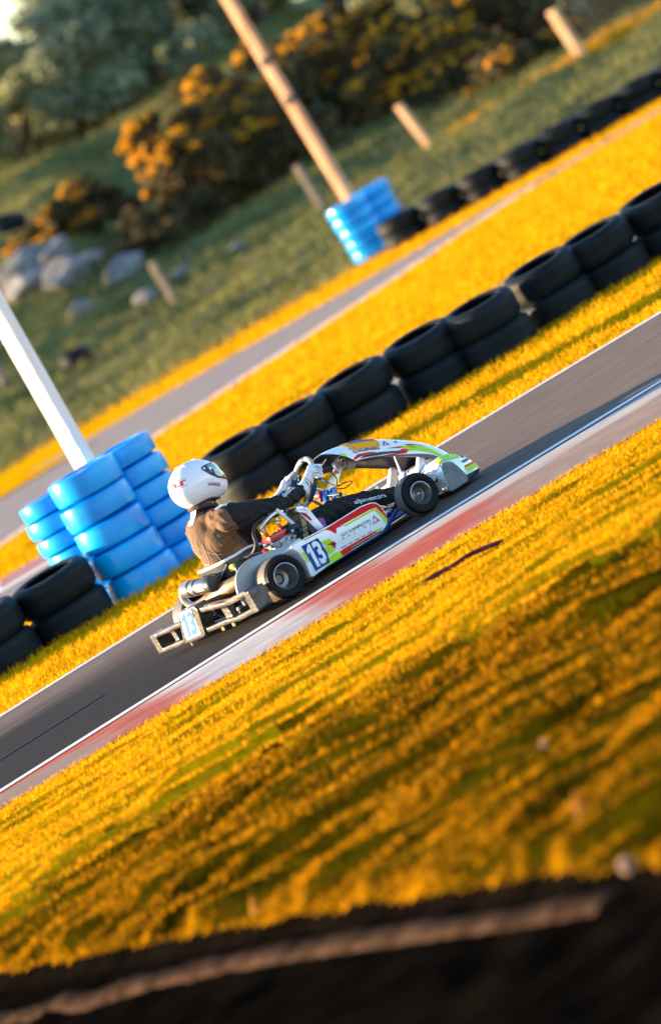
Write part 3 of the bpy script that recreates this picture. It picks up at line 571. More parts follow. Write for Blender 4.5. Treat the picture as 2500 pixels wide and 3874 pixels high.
decal('rear_sticker',hel,mat('orange_red',(.70,.06,.02),rough=.4),[[(-150,17),(-135,17),(-135,14.5),(-143,14.5),(-143,6),(-150,6)],[(-153,6),(-157,6),(-157,9),(-153,9)],[(-160,6),(-164,6),(-164,12),(-172,12),(-172,6),(-176,6),(-176,15),(-160,15)],[(-134,3.2),(-178,3.2),(-178,4),(-134,4)],[(-134,19),(-178,19),(-178,19.8),(-134,19.8)]],hm(.0018),cuts=2)
b=BM()
for el0,az0 in ((74,0),(62,-150),(62,150)):
    P=[helm(R(az0+u),R(el0-abs(u)*.25),.002) for u in np.linspace(-26,26,9)]; tube(b,P,[.002]+[.0065]*7+[.002],n=10)
split(obj('vent',b,M_helm,hel))
b=BM(); tube(b,[v+(cen-v)*.03+Vector((0,0,-.003)) for v in RIM],.0085,n=8,closed=True); obj('edge_trim',b,M_blk,hel)
b=BM(); tube(b,spline([(.150,-.075,.745),(.158,-.062,.712),(.168,-.03,.692),(.168,.03,.692),(.158,.062,.712),(.150,.075,.745)],8),.0055,n=8); obj('chin_strap',b,M_cable,hel)
# collar
b=BM(); tube(b,[(.085+.075*math.cos(a)+.012,.078*math.sin(a),.70+.028*math.cos(a)*-1) for a in np.linspace(0,6.283,30)[:-1]],.013,n=10,closed=True); obj('collar',b,M_suit,person)
# gloves
M_glove=mat('white_glove',(.72,.72,.73),(.80,.80,.80),rough=.6,scale=30,bump=.3,bscale=70); M_palm=mat('black_palm',(.02,.02,.022),rough=.7)
def glove(s):
    a=R(90)*s*1.0+ (R(-14)*s)       # grip a little above the middle of the rim
    c=rim(a); t=(rim(a-s*.15)-rim(a+s*.15)).normalized(); o=(c-WC).normalized(); f=wn
    P=lambda i,j,k: c+o*i+f*j+t*k
    wr=Vector((.655,s*.178,.487)); b=BM()
    for k in range(4):
        kk=-.034+.0225*k; L=(.9,1.,1.06,.92)[k]; r=.0105
        K0=P(.030,.006,kk); K1=P(.022+.004*L,.034,kk+.002*k); K2=P(-.004,.034*L+.004,kk+.003); K3=P(-.024*L,.016,kk+.003)
        capsule(b,K0,r+.002,K1,r+.001,n=12); capsule(b,K1,r+.001,K2,r,n=12); capsule(b,K2,r,K3,r-.0015,n=12)
        capsule(b,P(.026,-.038,-.012+.010*k),.0155,K0,r+.0035,n=12)
    capsule(b,P(.028,-.040,-.006),.024,P(.026,-.004,.004),.020,n=14)
    capsule(b,P(.012,-.040,.006),.0135,P(-.004,-.030,.034),.0125,n=12); capsule(b,P(-.004,-.030,.034),.0125,P(-.010,-.012,.058),.0105,n=12)
    capsule(b,P(.028,-.045,-.010),.025,wr.lerp(P(.028,-.05,-.012),.45),.027,n=16); capsule(b,wr.lerp(P(.028,-.05,-.012),.45),.029,wr+Vector((-.012,s*.004,-.001)),.042,n=18)
    g=fuse('glove',b,[M_glove],person,vox=.0032,smooth=3,factor=.45); g.data.materials.clear(); g.data.materials.append(M_glove); g.data.materials.append(M_palm)
    for p in g.data.polygons:
        q=p.center-c; 
        if q.dot(f)>.016 and q.dot(o)<.030: p.material_index=1
    return g,c,o,f,t
gl=glove(-1); gL=glove(1)
def gproj(G):
    g,c,o,f,t=G; B=BVHTree.FromPolygons([v.co[:] for v in g.data.vertices],[tuple(p.vertices) for p in g.data.polygons])
    def pr(p,d,off=.0016):
        h=B.ray_cast(p,d); h=h if h[0] is not None else B.find_nearest(p+d*.1); return h[0]+h[1]*off
    return pr
pr=gproj(gl); g,c,o,f,t=gl; M_lineink=mat('glove_ink',(.02,.03,.05),rough=.5)
bp_=lambda u,v: pr(c+o*.15+f*(-.022+.05*u)+t*(-.03+.062*v),-o)
b=BM(); sq=[(0,.12),(.05,.85),(.45,1.),(.95,.75),(.85,.0),(0,.12)]; tube(b,[bp_(u,v) for u,v,_ in spline([(u,v,0) for u,v in sq],1)]+[bp_(*sq[-1])],.0014,n=5)
S=[(.80,.72),(.62,.84),(.38,.80),(.30,.62),(.50,.52),(.66,.42),(.62,.24),(.40,.18),(.20,.26)]; tube(b,[bp_(u,v) for u,v,_ in spline([(u,v,0) for u,v in S],4)],.0017,n=5); obj('logo',b,M_lineink,g)
wr=Vector((.655,-.178,.487)); axw=(c-wr).normalized(); upw=t
text('lettering',g,M_lineink,'sparco',lambda u,v: pr(wr+axw*(.012+.016*v)+Vector((0,-.15,0))+Vector((0,0,.030-.058*u)),Vector((0,1,0))),bold=.03)
b=BM(); tube(b,[pr(wr+axw*.047+Vector((math.cos(a),math.sin(a),0)).cross(axw).normalized()*.12 if False else wr+axw*.05+(Vector((0,1,0))*math.cos(a)+Vector((-axw.z,0,axw.x))*math.sin(a))*.12,-(Vector((0,1,0))*math.cos(a)+Vector((-axw.z,0,axw.x))*math.sin(a)),.001) for a in np.linspace(0,6.283,28)[:-1]],.0022,n=6,closed=True); obj('cuff_piping',b,mat('piping_red',(.45,.01,.04),rough=.6),g)
pr2=gproj(gL); wl=Vector((.655,.178,.487)); axl=(gL[1]-wl).normalized()
text('lettering',gL[0],M_lineink,'sparco',lambda u,v: pr2(wl+axl*(.006+.018*v)+Vector((0,-.12,.0))+Vector((0,0,.032-.05*u)),Vector((0,1,0))),bold=.03)
# boots
for s in (-1,1):
    b=BM(); x0=.0 if s<0 else -.055
    capsule(b,(1.24+x0,s*.15,.165),.047,(1.33+x0,s*.15,.16),.045,n=16); capsule(b,(1.33+x0,s*.15,.16),.044,(1.335+x0,s*.15,.10),.040,n=16); capsule(b,(1.345+x0,s*.15,.13),.043,(1.425+x0,s*.15,.215),.038,n=16); capsule(b,(1.425+x0,s*.15,.215),.038,(1.462+x0,s*.15,.275),.028,n=16)
    bo=fuse('boot',b,[M_glove],person,vox=.006,smooth=4); bo.data.materials.clear()
    for m in (M_glove,M_blk,M_r): bo.data.materials.append(m)
    for p in bo.data.polygons:
        q=p.center
        if (q.x-1.335-x0)*.75-(q.z-.13)>.026: p.material_index=1
        elif q.x<1.285+x0 and q.z<.17 : p.material_index=2
# ================================================================== SETTING
SUN_EL=11.; SUN_AZ=-14.      # light travels towards +X, turned SUN_AZ degrees (towards the camera)
def ip(x,pts):
    return np.interp(x,[p[0] for p in pts],[p[1] for p in pts])
yA=lambda x: 42.12+.45*np.clip(x,-7,7)-.03*np.clip(x,-7,7)**2+.03*(x-np.clip(x,-7,7))
yB=lambda x: 48.45+.42*np.clip(x,-6,6)-.035*np.clip(x,-6,6)**2+.0*(x-np.clip(x,-6,6))
yC=lambda x: 39.95+.12*x
GE=[(-40,52),(-8,38.5),(-4,34.6),(-2.23,31.1),(-1.79,29.8),(-1.39,28.6),(-1.02,27.43),(-.68,26.35),(-.37,25.35),(-.08,24.43),(.18,23.46),(.35,22.74),(.62,21.8),(1.4,20.6),(4,19),(40,15)]
yE=lambda x: ip(x,GE)
def hillz(x,y):
    p=[(86,0),(89,.02),(96,.22),(102,.5),(104,.58),(110,1.3),(118,2.2),(126,3.3),(140,4.6),(160,5.2),(240,6.5),(900,8)]
    h=ip(y,p); q=[(86,0),(89,.02),(96,.2),(102.4,.58),(103.0,.63),(106,.64),(112,.66),(126,.9),(160,2.0),(240,4),(900,8)]
    h2=ip(y,q); s=np.clip((x-2.5)/5.,0,1); s=s*s*(3-2*s)
    l=np.clip((-.1-x)/1.7,0,1); l=l*l*(3-2*l); h=h+l*ip(y,[(101,0),(108,.55),(113,.62),(126,.25),(150,.2)])
    return h*(1-s)+h2*s
class Noise:
    def __init__(s,seed): s.g=np.random.default_rng(seed).random((256,256))
    def __call__(s,x,y):
        xi=np.floor(x).astype(int); yi=np.floor(y).astype(int); fx=x-xi; fy=y-yi
        fx=fx*fx*(3-2*fx); fy=fy*fy*(3-2*fy); g=s.g
        a=g[xi%256,yi%256]; b=g[(xi+1)%256,yi%256]; c=g[xi%256,(yi+1)%256]; d=g[(xi+1)%256,(yi+1)%256]
        return (a*(1-fx)+b*fx)*(1-fy)+(c*(1-fx)+d*fx)*fy
n1,n2,n3,n4=Noise(1),Noise(2),Noise(3),Noise(4)
CR,SR=math.cos(R(24)),math.sin(R(24))
def lump(x,y):
    a=x*CR+y*SR; b=-x*SR+y*CR        # along / across the track
    return (n1(a*.9+50,b*4.2+50)-.45)*.5+(n2(a*1.9+9,b*8.5+9)-.5)*.42+(n3(a*5,b*18)-.5)*.18
sst=lambda t: (lambda c: c*c*(3-2*c))(np.clip(t,0,1))
def gz(x,y):
    x=np.asarray(x,float); y=np.asarray(y,float)
    z=hillz(x,y)
    fg=sst((y-yE(x))/.25)*sst((yC(x)-.1-y)/.8)
    z=z+fg*lump(x,y)*(.10+.17*sst((38-y)/7))
    soil=sst((yE(x)-y)/.3)
    z=z-soil*(.05+.012*np.clip(yE(x)-y,0,8))+soil*(n2(x*4+3,y*3)-.5)*.05*sst((yE(x)-y-.9)/.5)
    vg=sst((y-yB(x)-.25)/.5)*sst((56.5-y)/.8)
    z=z+vg*(lump(x*.8,y*.8))*.06
    md=sst((y-65.5)/1.5)*sst((71-y)/3)
    z=z+md*lump(x*.5,y*.5)*.12
    bk=sst((y-91.5)/4)
    z=z+bk*(lump(x*.35,y*.35)*.35+(n4(x*.6,y*.45)-.5)*.22)
    return z
def axis(segs):
    out=[]
    for a,b,s in segs: out+=list(np.arange(a,b,s))
    return np.array(out+[segs[-1][1]])
gx=axis([(-400,-60,34),(-60,-12,4),(-12,-3.6,.35),(-3.6,4.4,.035),(4.4,12,.3),(12,60,4),(60,400,34)])
gy=axis([(-60,0,6),(0,18,1),(18,20.5,.12),(20.5,41.5,.05),(41.5,48,.3),(48,57,.07),(57,72,.2),(72,90,.5),(90,132,.3),(132,200,2.5),(200,900,35)])
X,Y=np.meshgrid(gx,gy); Z=gz(X,Y)
V=np.stack([X.ravel(),Y.ravel(),Z.ravel()],1); nx,ny=len(gx),len(gy)
i=(np.arange(ny-1)[:,None]*nx+np.arange(nx-1)[None]).ravel()
F=np.stack([i,i+1,i+nx+1,i+nx],1)
cx,cy=V[F].mean(1)[:,0],V[F].mean(1)[:,1]
mi=np.zeros(len(F),int); mi[(cy<yE(cx)-.02+.1*(n3(cx*7,cy*5)-.5))]=1; mi[(cy>90.5)]=2; mi[(cx>4.1)&(cy>102.7+.2*n3(cx*2,cy))&(cy<104.2)]=0; mi[(mi==0)&(cy<33.6+1.6*(n1(cx*1.3+9,cy*.5)-.5)+1.4*(n3(cx*6,cy*3)-.5))]=3  # bank takes the shaded turf, the lit crest keeps the sunny one
TR=R(24)
GA=(.50,.25,.002); GB=(.85,.41,.002); GD=(.20,.12,.003)
M_turf=mat('sunny_turf',GD,GB,rough=.9,scale=2.2,stretch=(.4,3.4,1),rot=-TR,bump=.5,bscale=26,spec=.0,lo=.28,hi=.62,sub=(.42,GA))
M_turf2=mat('dark_turf',(.04,.021,.001),(.36,.155,.002),rough=.9,scale=3.0,stretch=(.45,3,1),rot=-TR,bump=.6,bscale=22,spec=.0,lo=.33,hi=.68,sub=(.5,(.18,.082,.001)))  # darker, browner turf over the near foreground
M_soil=mat('shaded_soil',(.0022,.0018,.0014),(.005,.0038,.0028),rough=1,scale=3,bump=.6,bscale=12,spec=.0)  # dark soil made near black: foreground shade put into its colour
M_bank=mat('shaded_rough_turf',(.05,.058,.018),(.19,.165,.045),rough=.95,scale=1.5,stretch=(1.,2.2,1),rot=-TR,bump=.5,bscale=9,spec=.1,lo=.3,hi=.7,sub=(.5,(.11,.11,.03)))  # rough bank grass, darker and greener with the bank's shade put in
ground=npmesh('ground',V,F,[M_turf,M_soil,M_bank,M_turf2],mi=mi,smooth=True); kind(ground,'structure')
# ---- sheets laid on the ground
def ribbon(name,f0,f1,x0,x1,z,m,step=.25,k='structure'):
    xs=np.arange(x0,x1+1e-6,step); a=np.stack([xs,f0(xs),np.full_like(xs,z)],1); b=np.stack([xs,f1(xs),np.full_like(xs,z)],1)
    n=len(xs); j=np.arange(n-1); o=npmesh(name,np.r_[a,b],np.stack([j,j+1,j+1+n,j+n],1),m,smooth=True)
    return kind(o,k)
def asphalt():
    m=mat('asphalt',(.07,.050,.038),(.23,.168,.132),rough=.82,scale=5,stretch=(.35,8,1),rot=-TR,bump=.22,bscale=60,spec=.1,lo=.3,hi=.7)
    N=m.node_tree.nodes; L=m.node_tree.links; b=N['Principled BSDF']
    col=b.inputs['Base Color'].links[0].from_socket
    # left near half darker: off-frame shadow painted into the colour, plus racing-line rubber
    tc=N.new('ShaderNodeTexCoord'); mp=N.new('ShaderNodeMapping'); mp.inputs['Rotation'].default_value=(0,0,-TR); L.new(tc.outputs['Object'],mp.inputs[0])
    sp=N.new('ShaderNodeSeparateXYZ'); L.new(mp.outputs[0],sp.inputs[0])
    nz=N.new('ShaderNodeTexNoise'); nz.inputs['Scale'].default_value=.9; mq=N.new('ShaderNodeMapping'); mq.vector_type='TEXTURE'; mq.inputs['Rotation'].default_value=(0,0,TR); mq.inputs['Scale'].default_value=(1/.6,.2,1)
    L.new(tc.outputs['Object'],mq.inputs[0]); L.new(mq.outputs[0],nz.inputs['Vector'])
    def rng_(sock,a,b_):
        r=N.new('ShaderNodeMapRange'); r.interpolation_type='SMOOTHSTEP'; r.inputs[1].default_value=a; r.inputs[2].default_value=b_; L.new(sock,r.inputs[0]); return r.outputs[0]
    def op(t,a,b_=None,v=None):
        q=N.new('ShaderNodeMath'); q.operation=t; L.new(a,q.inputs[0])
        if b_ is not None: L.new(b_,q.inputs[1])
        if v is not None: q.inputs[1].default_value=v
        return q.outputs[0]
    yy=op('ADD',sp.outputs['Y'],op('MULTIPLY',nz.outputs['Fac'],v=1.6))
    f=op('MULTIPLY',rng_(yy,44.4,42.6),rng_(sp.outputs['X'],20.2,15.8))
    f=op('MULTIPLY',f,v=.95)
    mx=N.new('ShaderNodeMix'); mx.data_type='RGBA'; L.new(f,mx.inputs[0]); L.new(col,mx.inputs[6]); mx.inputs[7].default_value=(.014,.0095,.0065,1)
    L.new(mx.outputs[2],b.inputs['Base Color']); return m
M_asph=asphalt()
M_asph2=mat('pale_asphalt',(.17,.135,.12),(.28,.23,.21),rough=.85,scale=2,stretch=(1,5,1),rot=-TR,bump=.15,bscale=40,spec=.25)
M_line=mat('line_paint',(.62,.60,.57),(.82,.80,.77),rough=.7,scale=6,stretch=(1,4,1),rot=-TR)
M_red=mat('kerb_red',(.42,.10,.07),(.52,.26,.21),rough=.75,scale=4,stretch=(1,6,1),rot=-TR,bump=.2,bscale=40)
M_white=mat('kerb_white',(.55,.52,.50),(.80,.77,.74),rough=.75,scale=4,stretch=(1,6,1),rot=-TR,bump=.2,bscale=40)
M_conc=mat('kerb_concrete',(.30,.21,.16),(.50,.38,.31),rough=.9,scale=4,stretch=(1,6,1),rot=-TR,bump=.4,bscale=30)
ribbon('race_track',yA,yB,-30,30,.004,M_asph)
ribbon('edge_line',lambda x:yA(x)-.09,lambda x:yA(x)+.10,-30,30,.008,M_line)
ribbon('edge_line',lambda x:yB(x)-.22,lambda x:yB(x)-.04,-30,30,.008,M_line)
ribbon('tar_seam',lambda x:yA(x)+2.36,lambda x:yA(x)+2.47,-12,-1.75,.0085,mat('tar',(.010,.012,.014),rough=.6,spec=.08))
# kerb between the near edge line and the grass: painted blocks with a small rise
def kerb():
    RED,WHT,TAN=np.array((.40,.075,.045)),np.array((.50,.465,.44)),np.array((.27,.185,.14))
    inner=[(-40,-1.45,RED),(-1.45,-.58,WHT),(-.58,.05,RED),(.05,40,WHT*.8)]; outer=[(-40,-1.85,TAN),(-1.85,-1.3,RED),(-1.3,-.45,WHT*.92),(-.45,.72,RED),(.72,40,TAN)]
    xs=axis([(-30,-4,.6),(-4,4.5,.035),(4.5,30,.6)]); ts=np.linspace(0,1,15); X,T=np.meshgrid(xs,ts)
    y0=yA(X)-.17; y1=yC(X)-.02; Y=y0+(y1-y0)*T; Z=.006+.02*np.sin(np.pi*T)
    a=X*CR+Y*SR; b=-X*SR+Y*CR; w=.62*n1(a*1.5+31,b*9+7)+.38*n2(a*5+3,b*26); jit=(n3(a*2.5,b*14)-.5)*.5
    col=np.zeros(X.shape+(3,))
    for rows,m in ((inner,T<.42+jit*.25),(outer,T>=.42+jit*.25)):
        for lo,hi,c in rows: k=m&(X-.2*T+jit*.6>=lo)&(X-.2*T+jit*.6<hi); col[k]=c
    dust=np.array((.30,.215,.17)); f=np.clip((w-.36)*1.5,0,.62)*np.clip(.40+.8*T,0,1); col=col*(1-f[...,None])+dust*f[...,None]
    kk=np.hanning(15); kk/=kk.sum(); col=np.stack([[np.convolve(np.pad(r,7,'edge'),kk,'valid') for r in col[...,c]] for c in range(3)],-1)
    col*= (.86+.28*n4(a*4,b*40))[...,None]
    V=np.stack([X.ravel(),Y.ravel(),Z.ravel()],1); n=len(xs); i=(np.arange(len(ts)-1)[:,None]*n+np.arange(n-1)[None]).ravel()
    M=mat('kerb_paint',(.5,.4,.35),rough=.85,spec=.1,bump=.3,bscale=40,scale=8,stretch=(1,5,1),rot=-TR)
    o=npmesh('kerb',V,np.stack([i,i+n,i+n+1,i+1],1),M,smooth=True); kind(o,'structure')
    ca=o.data.color_attributes.new('paint','FLOAT_COLOR','POINT'); ca.data.foreach_set('color',np.concatenate([col.reshape(-1,3),np.ones((col.size//3,1))],1).astype(np.float32).ravel())
    q=M.node_tree.nodes.new('ShaderNodeVertexColor'); q.layer_name='paint'; M.node_tree.links.new(q.outputs['Color'],M.node_tree.nodes['Principled BSDF'].inputs['Base Color'])
kerb()
# second leg of the circuit just behind the tyre barrier
y2n=lambda x:57.6+.3*x; y2f=lambda x:64.05+.34*x
ribbon('back_straight',y2n,y2f,-30,30,.004,M_asph2,step=1)
ribbon('edge_line',lambda x:y2f(x)-.42,lambda x:y2f(x)-.02,-30,30,.008,M_line,step=1)
M_dirt=mat('worn_earth',(.26,.15,.05),(.45,.27,.07),rough=1,scale=1.4,stretch=(1,4,1),rot=-TR,bump=.5,bscale=14)
ribbon('dirt_strip',lambda x:y2f(x)+.02,lambda x:y2f(x)+1.7+.3*np.sin(x*1.9),.2,30,.006,M_dirt,step=.25)
def kerb2():
    V=[];F=[];MI=[]
    for k in range(14):
        a=-9.02+k*.62; b=a+.62
        if b>-1.1: break
        s=len(V)
        for x,d,z in ((a,0,.006),(b,0,.006),(b,.6,.06),(a,.6,.06),(b,1.15,.02),(a,1.15,.02)): V.append((x,y2f(x)+d,z))
        F+=[(s,s+1,s+2,s+3),(s+3,s+2,s+4,s+5)]; MI+=[k%2]*2
    kind(npmesh('kerb',V,F,[M_red,M_white],mi=MI),'structure')
kerb2()
# third leg, curving away at the far side, with a grass island where two roads join
FN=[(-30,50),(-6,64),(-3,71.6),(-1.2,76.3),(.2,78.6),(1.2,79.9),(2.75,83.0),(3.7,84.7),(4.9,85.2),(5.7,85.4),(30,88)]
FF=[(-30,98),(-6,93.5),(-3.4,91.2),(-2.1,88.8),(-.84,87),(.35,86.3),(1.3,86.1),(2.6,86.0),(4.5,86.3),(5.8,86.5),(30,91)]
def smoothed(P):
    xs=np.linspace(-30,30,601); ys=ip(xs,P); k=np.ones(9)/9; ys=np.convolve(np.pad(ys,4,'edge'),k,'valid')
    return lambda x: np.interp(x,xs,ys)
fN,fF=smoothed(FN),smoothed(FF)
ribbon('far_road',fN,fF,-30,30,.004,M_asph2)
ribbon('edge_line',lambda x:fN(x)-.02,lambda x:fN(x)+.5,-14,4.2,.008,M_line)
ribbon('grass_island',lambda x:np.where(x>-1.9,84.2,84.2-(-1.9-x)*.35),lambda x:np.where(x>-1.9,84.2,84.2+(-1.9-x)*1.9),-7,-1.9,.02,M_turf)
# ------------------------------------------------------------------ grass
M_blade=mat('grass_blade',(.22,.13,.003),(.95,.46,.003),rough=.6,scale=2.0,stretch=(.4,3.4,1),rot=-TR,spec=.03,lo=.25,hi=.7,island=.35,transl=.45,sub=(.45,(.62,.31,.003)))
M_blade2=mat('dark_blade',(.035,.018,.001),(.80,.33,.003),rough=.7,scale=2.4,stretch=(.45,3,1),rot=-TR,spec=.02,lo=.3,hi=.75,island=.4,transl=.35,sub=(.5,(.32,.138,.002)))  # darker, browner blades over the near foreground
M_blade_far=mat('shaded_bank_blade',(.06,.07,.02),(.25,.22,.06),rough=.7,scale=1.3,stretch=(1,2,1),rot=-TR,spec=.1,lo=.3,hi=.7,island=.3,transl=.3)  # bank shade put into the blade colour as well
def blades(name,x,y,L,W,m,lean=.5,lim=None):
    n=len(x); z=gz(x,y)-.006
    a=rng.random(n)*6.283; h=L*(.55+.75*rng.random(n)); w=W*(.7+.6*rng.random(n))
    dx,dy=np.cos(a),np.sin(a); le=lean*rng.random(n)*h; b=rng.random(n)*6.283
    lx,ly=np.cos(b)*le+h*.18,np.sin(b)*le+h*.08
    P=lambda s,t: np.stack([x+dx*w*s+lx*t**1.7,y+dy*w*s+ly*t**1.7,z+h*t*(1-.25*t)],1)
    V=np.stack([P(-1,0),P(1,0),P(.75,.5),P(-.75,.5),P(.12,1),P(-.12,1)],1).reshape(-1,3)
    i=np.arange(n)*6
    F=np.concatenate([np.stack([i,i+1,i+2,i+3],1),np.stack([i+3,i+2,i+4,i+5],1)])
    return kind(npmesh(name,V,F,m),'stuff')
def scatter(n,x0,x1,y0,y1,keep):
    x=rng.uniform(x0,x1,n); y=rng.uniform(y0,y1,n); k=keep(x,y); return x[k],y[k]
# frame-shaped footprint with a margin on both sides
def inview(x,y,m=1.2): return np.abs(x)<y*.0762+m
x,y=scatter(345000,-3.6,3.6,20.5,41,lambda x,y:(y>yE(x)+.02)&(y<yC(x)-.0+.14*n3(x*5,y*5))&inview(x,y)&(rng.random(len(x))<.62+.7*np.clip(lump(x,y)+.3,0,1)))
k=y<33.4+1.6*(n1(x*1.3+9,y*.5)-.5)+2.4*(rng.random(len(x))-.5)
blades('grass',x[~k],y[~k],.034,.0040,M_blade,lean=1.2)
blades('grass',x[k],y[k],.044,.0040,M_blade2,lean=1.3)
x,y=scatter(60000,-5,5.5,46.5,57,lambda x,y:(y>yB(x)-.02-.1*n3(x*4,y*4))&(y<y2n(x)-.3)&inview(x,y))
blades('grass',x,y,.06,.005,M_blade,lean=1.0)
x,y=scatter(36000,-6.5,7.5,64,86,lambda x,y:(y>y2f(x)+.25+.9*(x>.2)*n1(x*3,y))&(y<fN(x)+.05)&inview(x,y))
blades('grass',x,y,.07,.008,M_blade,lean=1.1)
x,y=scatter(9000,-8,9,85,91,lambda x,y:(y>fF(x)-.02)&inview(x,y))
blades('grass',x,y,.07,.01,M_blade,lean=1.0)
x,y=scatter(1500,4.3,10.5,102.75,103.9,lambda x,y:inview(x,y))
blades('grass',x,y,.07,.012,M_blade,lean=1.0)
x,y=scatter(42000,-10,11,90,132,lambda x,y:inview(x,y))
blades('bank_grass',x,y,.16,.013,M_blade_far,lean=1.2)
# ================================================================== THINGS OF THE SETTING
M_rub=mat('tyre_rubber',(.003,.006,.008),(.008,.012,.014),rough=.62,scale=5,bump=.2,bscale=60,spec=.2)
M_blue=mat('blue_paint',(.0,.24,.72),(.0,.40,.92),rough=.24,scale=3,bump=.06,bscale=30,spec=.36)
M_blue_in=mat('blue_worn',(.01,.07,.22),(.01,.12,.36),rough=.7,scale=6)
def tyre_mesh(name,Ro,W,m,worn=0.,tread=True):
    """lying car tyre: axis vertical, standing on z=0; tread grooves cut as rings"""
    b=BM(); ri=Ro*.62; h=W/2
    pr=[(ri,.012),(ri+.012,.002),(Ro*.80,0.0),(Ro*.93,.010),(Ro*.985,.034)]
    if not tread:
        pr=[(ri,.012),(ri+.012,.002),(Ro*.80,0.0),(Ro*.91,.010)]+[(Ro*(.968+.032*math.cos(t)),h+(h-.012)*math.sin(t)*.98) for t in np.linspace(-1.35,1.35,13)]+[(Ro*.955,W-.012)][:0]
    g=[.25,.42,.58,.75] if tread else []
    for t in g:
        zc=.034+(W-.068)*t
        pr+=[(Ro,zc-.004),(Ro-.003,zc-.003),(Ro-.003,zc+.003),(Ro,zc+.004)]
    if tread: pr+=[(Ro*.985,W-.034)]
    pr+=[(Ro*.91,W-.010),(Ro*.80,W),(ri+.012,W-.002),(ri,W-.012),(ri+.03,W-.03),(Ro*.9,W*.72),(Ro*.9,W*.28),(ri+.03,.03)]
    lathe(b,pr,(0,0,0),(0,0,1),n=56,closed=True)
    bmesh.ops.recalc_face_normals(b,faces=b.faces[:])
    o=obj(name,b,m,smooth=True,auto=50); return o
protoK=tyre_mesh('tyre',.292,.232,M_rub); protoB=tyre_mesh('tyre',.27,.2,M_blue,tread=False)
used={}
def put(proto,x,y,z,sc,label,group,tilt=.012,sz=1.,lean=0.):
    o=proto if not used.get(proto.name) else proto.copy()
    if used.get(proto.name): COL.objects.link(o)
    used[proto.name]=1
    o.location=(x,y,z); o.scale=(sc,sc,sz); o.rotation_euler=(Matrix.Rotation(lean+random.uniform(-tilt,tilt),3,'X')@Matrix.Rotation(random.uniform(-tilt,tilt),3,'Y')@Matrix.Rotation(random.uniform(0,6.28),3,'Z')).to_euler()
    return tag(o,label,'tyre',group)
ordn=['first','second','third','fourth','fifth','sixth','seventh','eighth','ninth','tenth','eleventh']
# near barrier, two high. right part starts behind the driver
rowR=[(-.38,54.50),(.09,54.66),(.63,54.86),(1.22,55.06),(1.74,55.0),(2.30,55.42),(2.80,55.62),(3.37,55.84),(3.93,56.05),(4.5,56.25)]
for k,(x,y) in enumerate(rowR):
    z0=float(gz(x,y))-.012
    for lv in (0,1):
        put(protoK,x+random.uniform(-.012,.012),y+random.uniform(-.02,.02),z0+lv*.238,1.05+random.uniform(-.015,.015),
            f"{'upper' if lv else 'lower'} black tyre, {ordn[k]} stack from the helmet in the near barrier",'black tyres of the near barrier',tilt=.022,lean=R((3,6.5)[lv]))
rowL=[(-1.96,51.50),(-2.53,51.28),(-3.10,51.05),(-3.75,50.7)]
for k,(x,y) in enumerate(rowL):
    z0=float(gz(x,y))-.012
    for lv in (0,1):
        put(protoK,x+random.uniform(-.012,.012),y,z0+lv*.238,1.05,f"{'upper' if lv else 'lower'} black tyre, {ordn[k]} stack left of the big blue tyres",'black tyres of the near barrier',tilt=.022,lean=R((3,6.5)[lv]))
# tall blue stacks round the near post
for nm,x,y,ws in (('short left near stack',-1.66,52.22,[.135,.125,.13,.125,.135,.14,.13]),('tall front near stack',-1.395,51.76,[.205,.2,.2,.195,.2]),('right near stack behind the helmet',-1.085,52.2,[.165,.16,.165,.165,.16,.165])):
    z=float(gz(x,y))-.015; n=len(ws)
    for k,w in enumerate(ws):
        o=put(protoB,x+random.uniform(-.014,.014)-.012*k*.4,y+random.uniform(-.01,.01),z,1+random.uniform(-.012,.018),
            f"blue painted tyre, {'bottom' if k==0 else 'top' if k==n-1 else ordn[k]+' from the ground'} in the {nm}",'blue painted tyres round the near post',tilt=.016,sz=w/.2)
        z+=w*1.003
# far blue stacks
for nm,x,y,ws in (('left far stack',2.09,90.6,[.155]*5),('right far stack',2.43,91.02,[.155]*5)):
    z=float(gz(x,y))-.01; n=len(ws)
    for k,w in enumerate(ws):
        put(protoB,x+random.uniform(-.015,.015),y,z,1+random.uniform(-.02,.02),f"small blue tyre, {'bottom' if k==0 else 'top' if k==n-1 else ordn[k]+' from the ground'} in the {nm}",'blue painted tyres round the far post',tilt=.02,sz=w/.2); z+=w
# far black wall, two high
for k in range(10):
    x=2.53+k*.555; y=89.75-.25*min(k,3)*.7-.02*k
    z0=float(gz(x,y))-.01
    for lv in (0,1):
        put(protoK,x,y,z0+lv*.182,1.0+random.uniform(-.02,.02),f"{'upper' if lv else 'lower'} dark tyre, {ordn[k]} stack right of the far blue tyres",'dark tyres of the far wall',sz=.182/.232,lean=R(3))
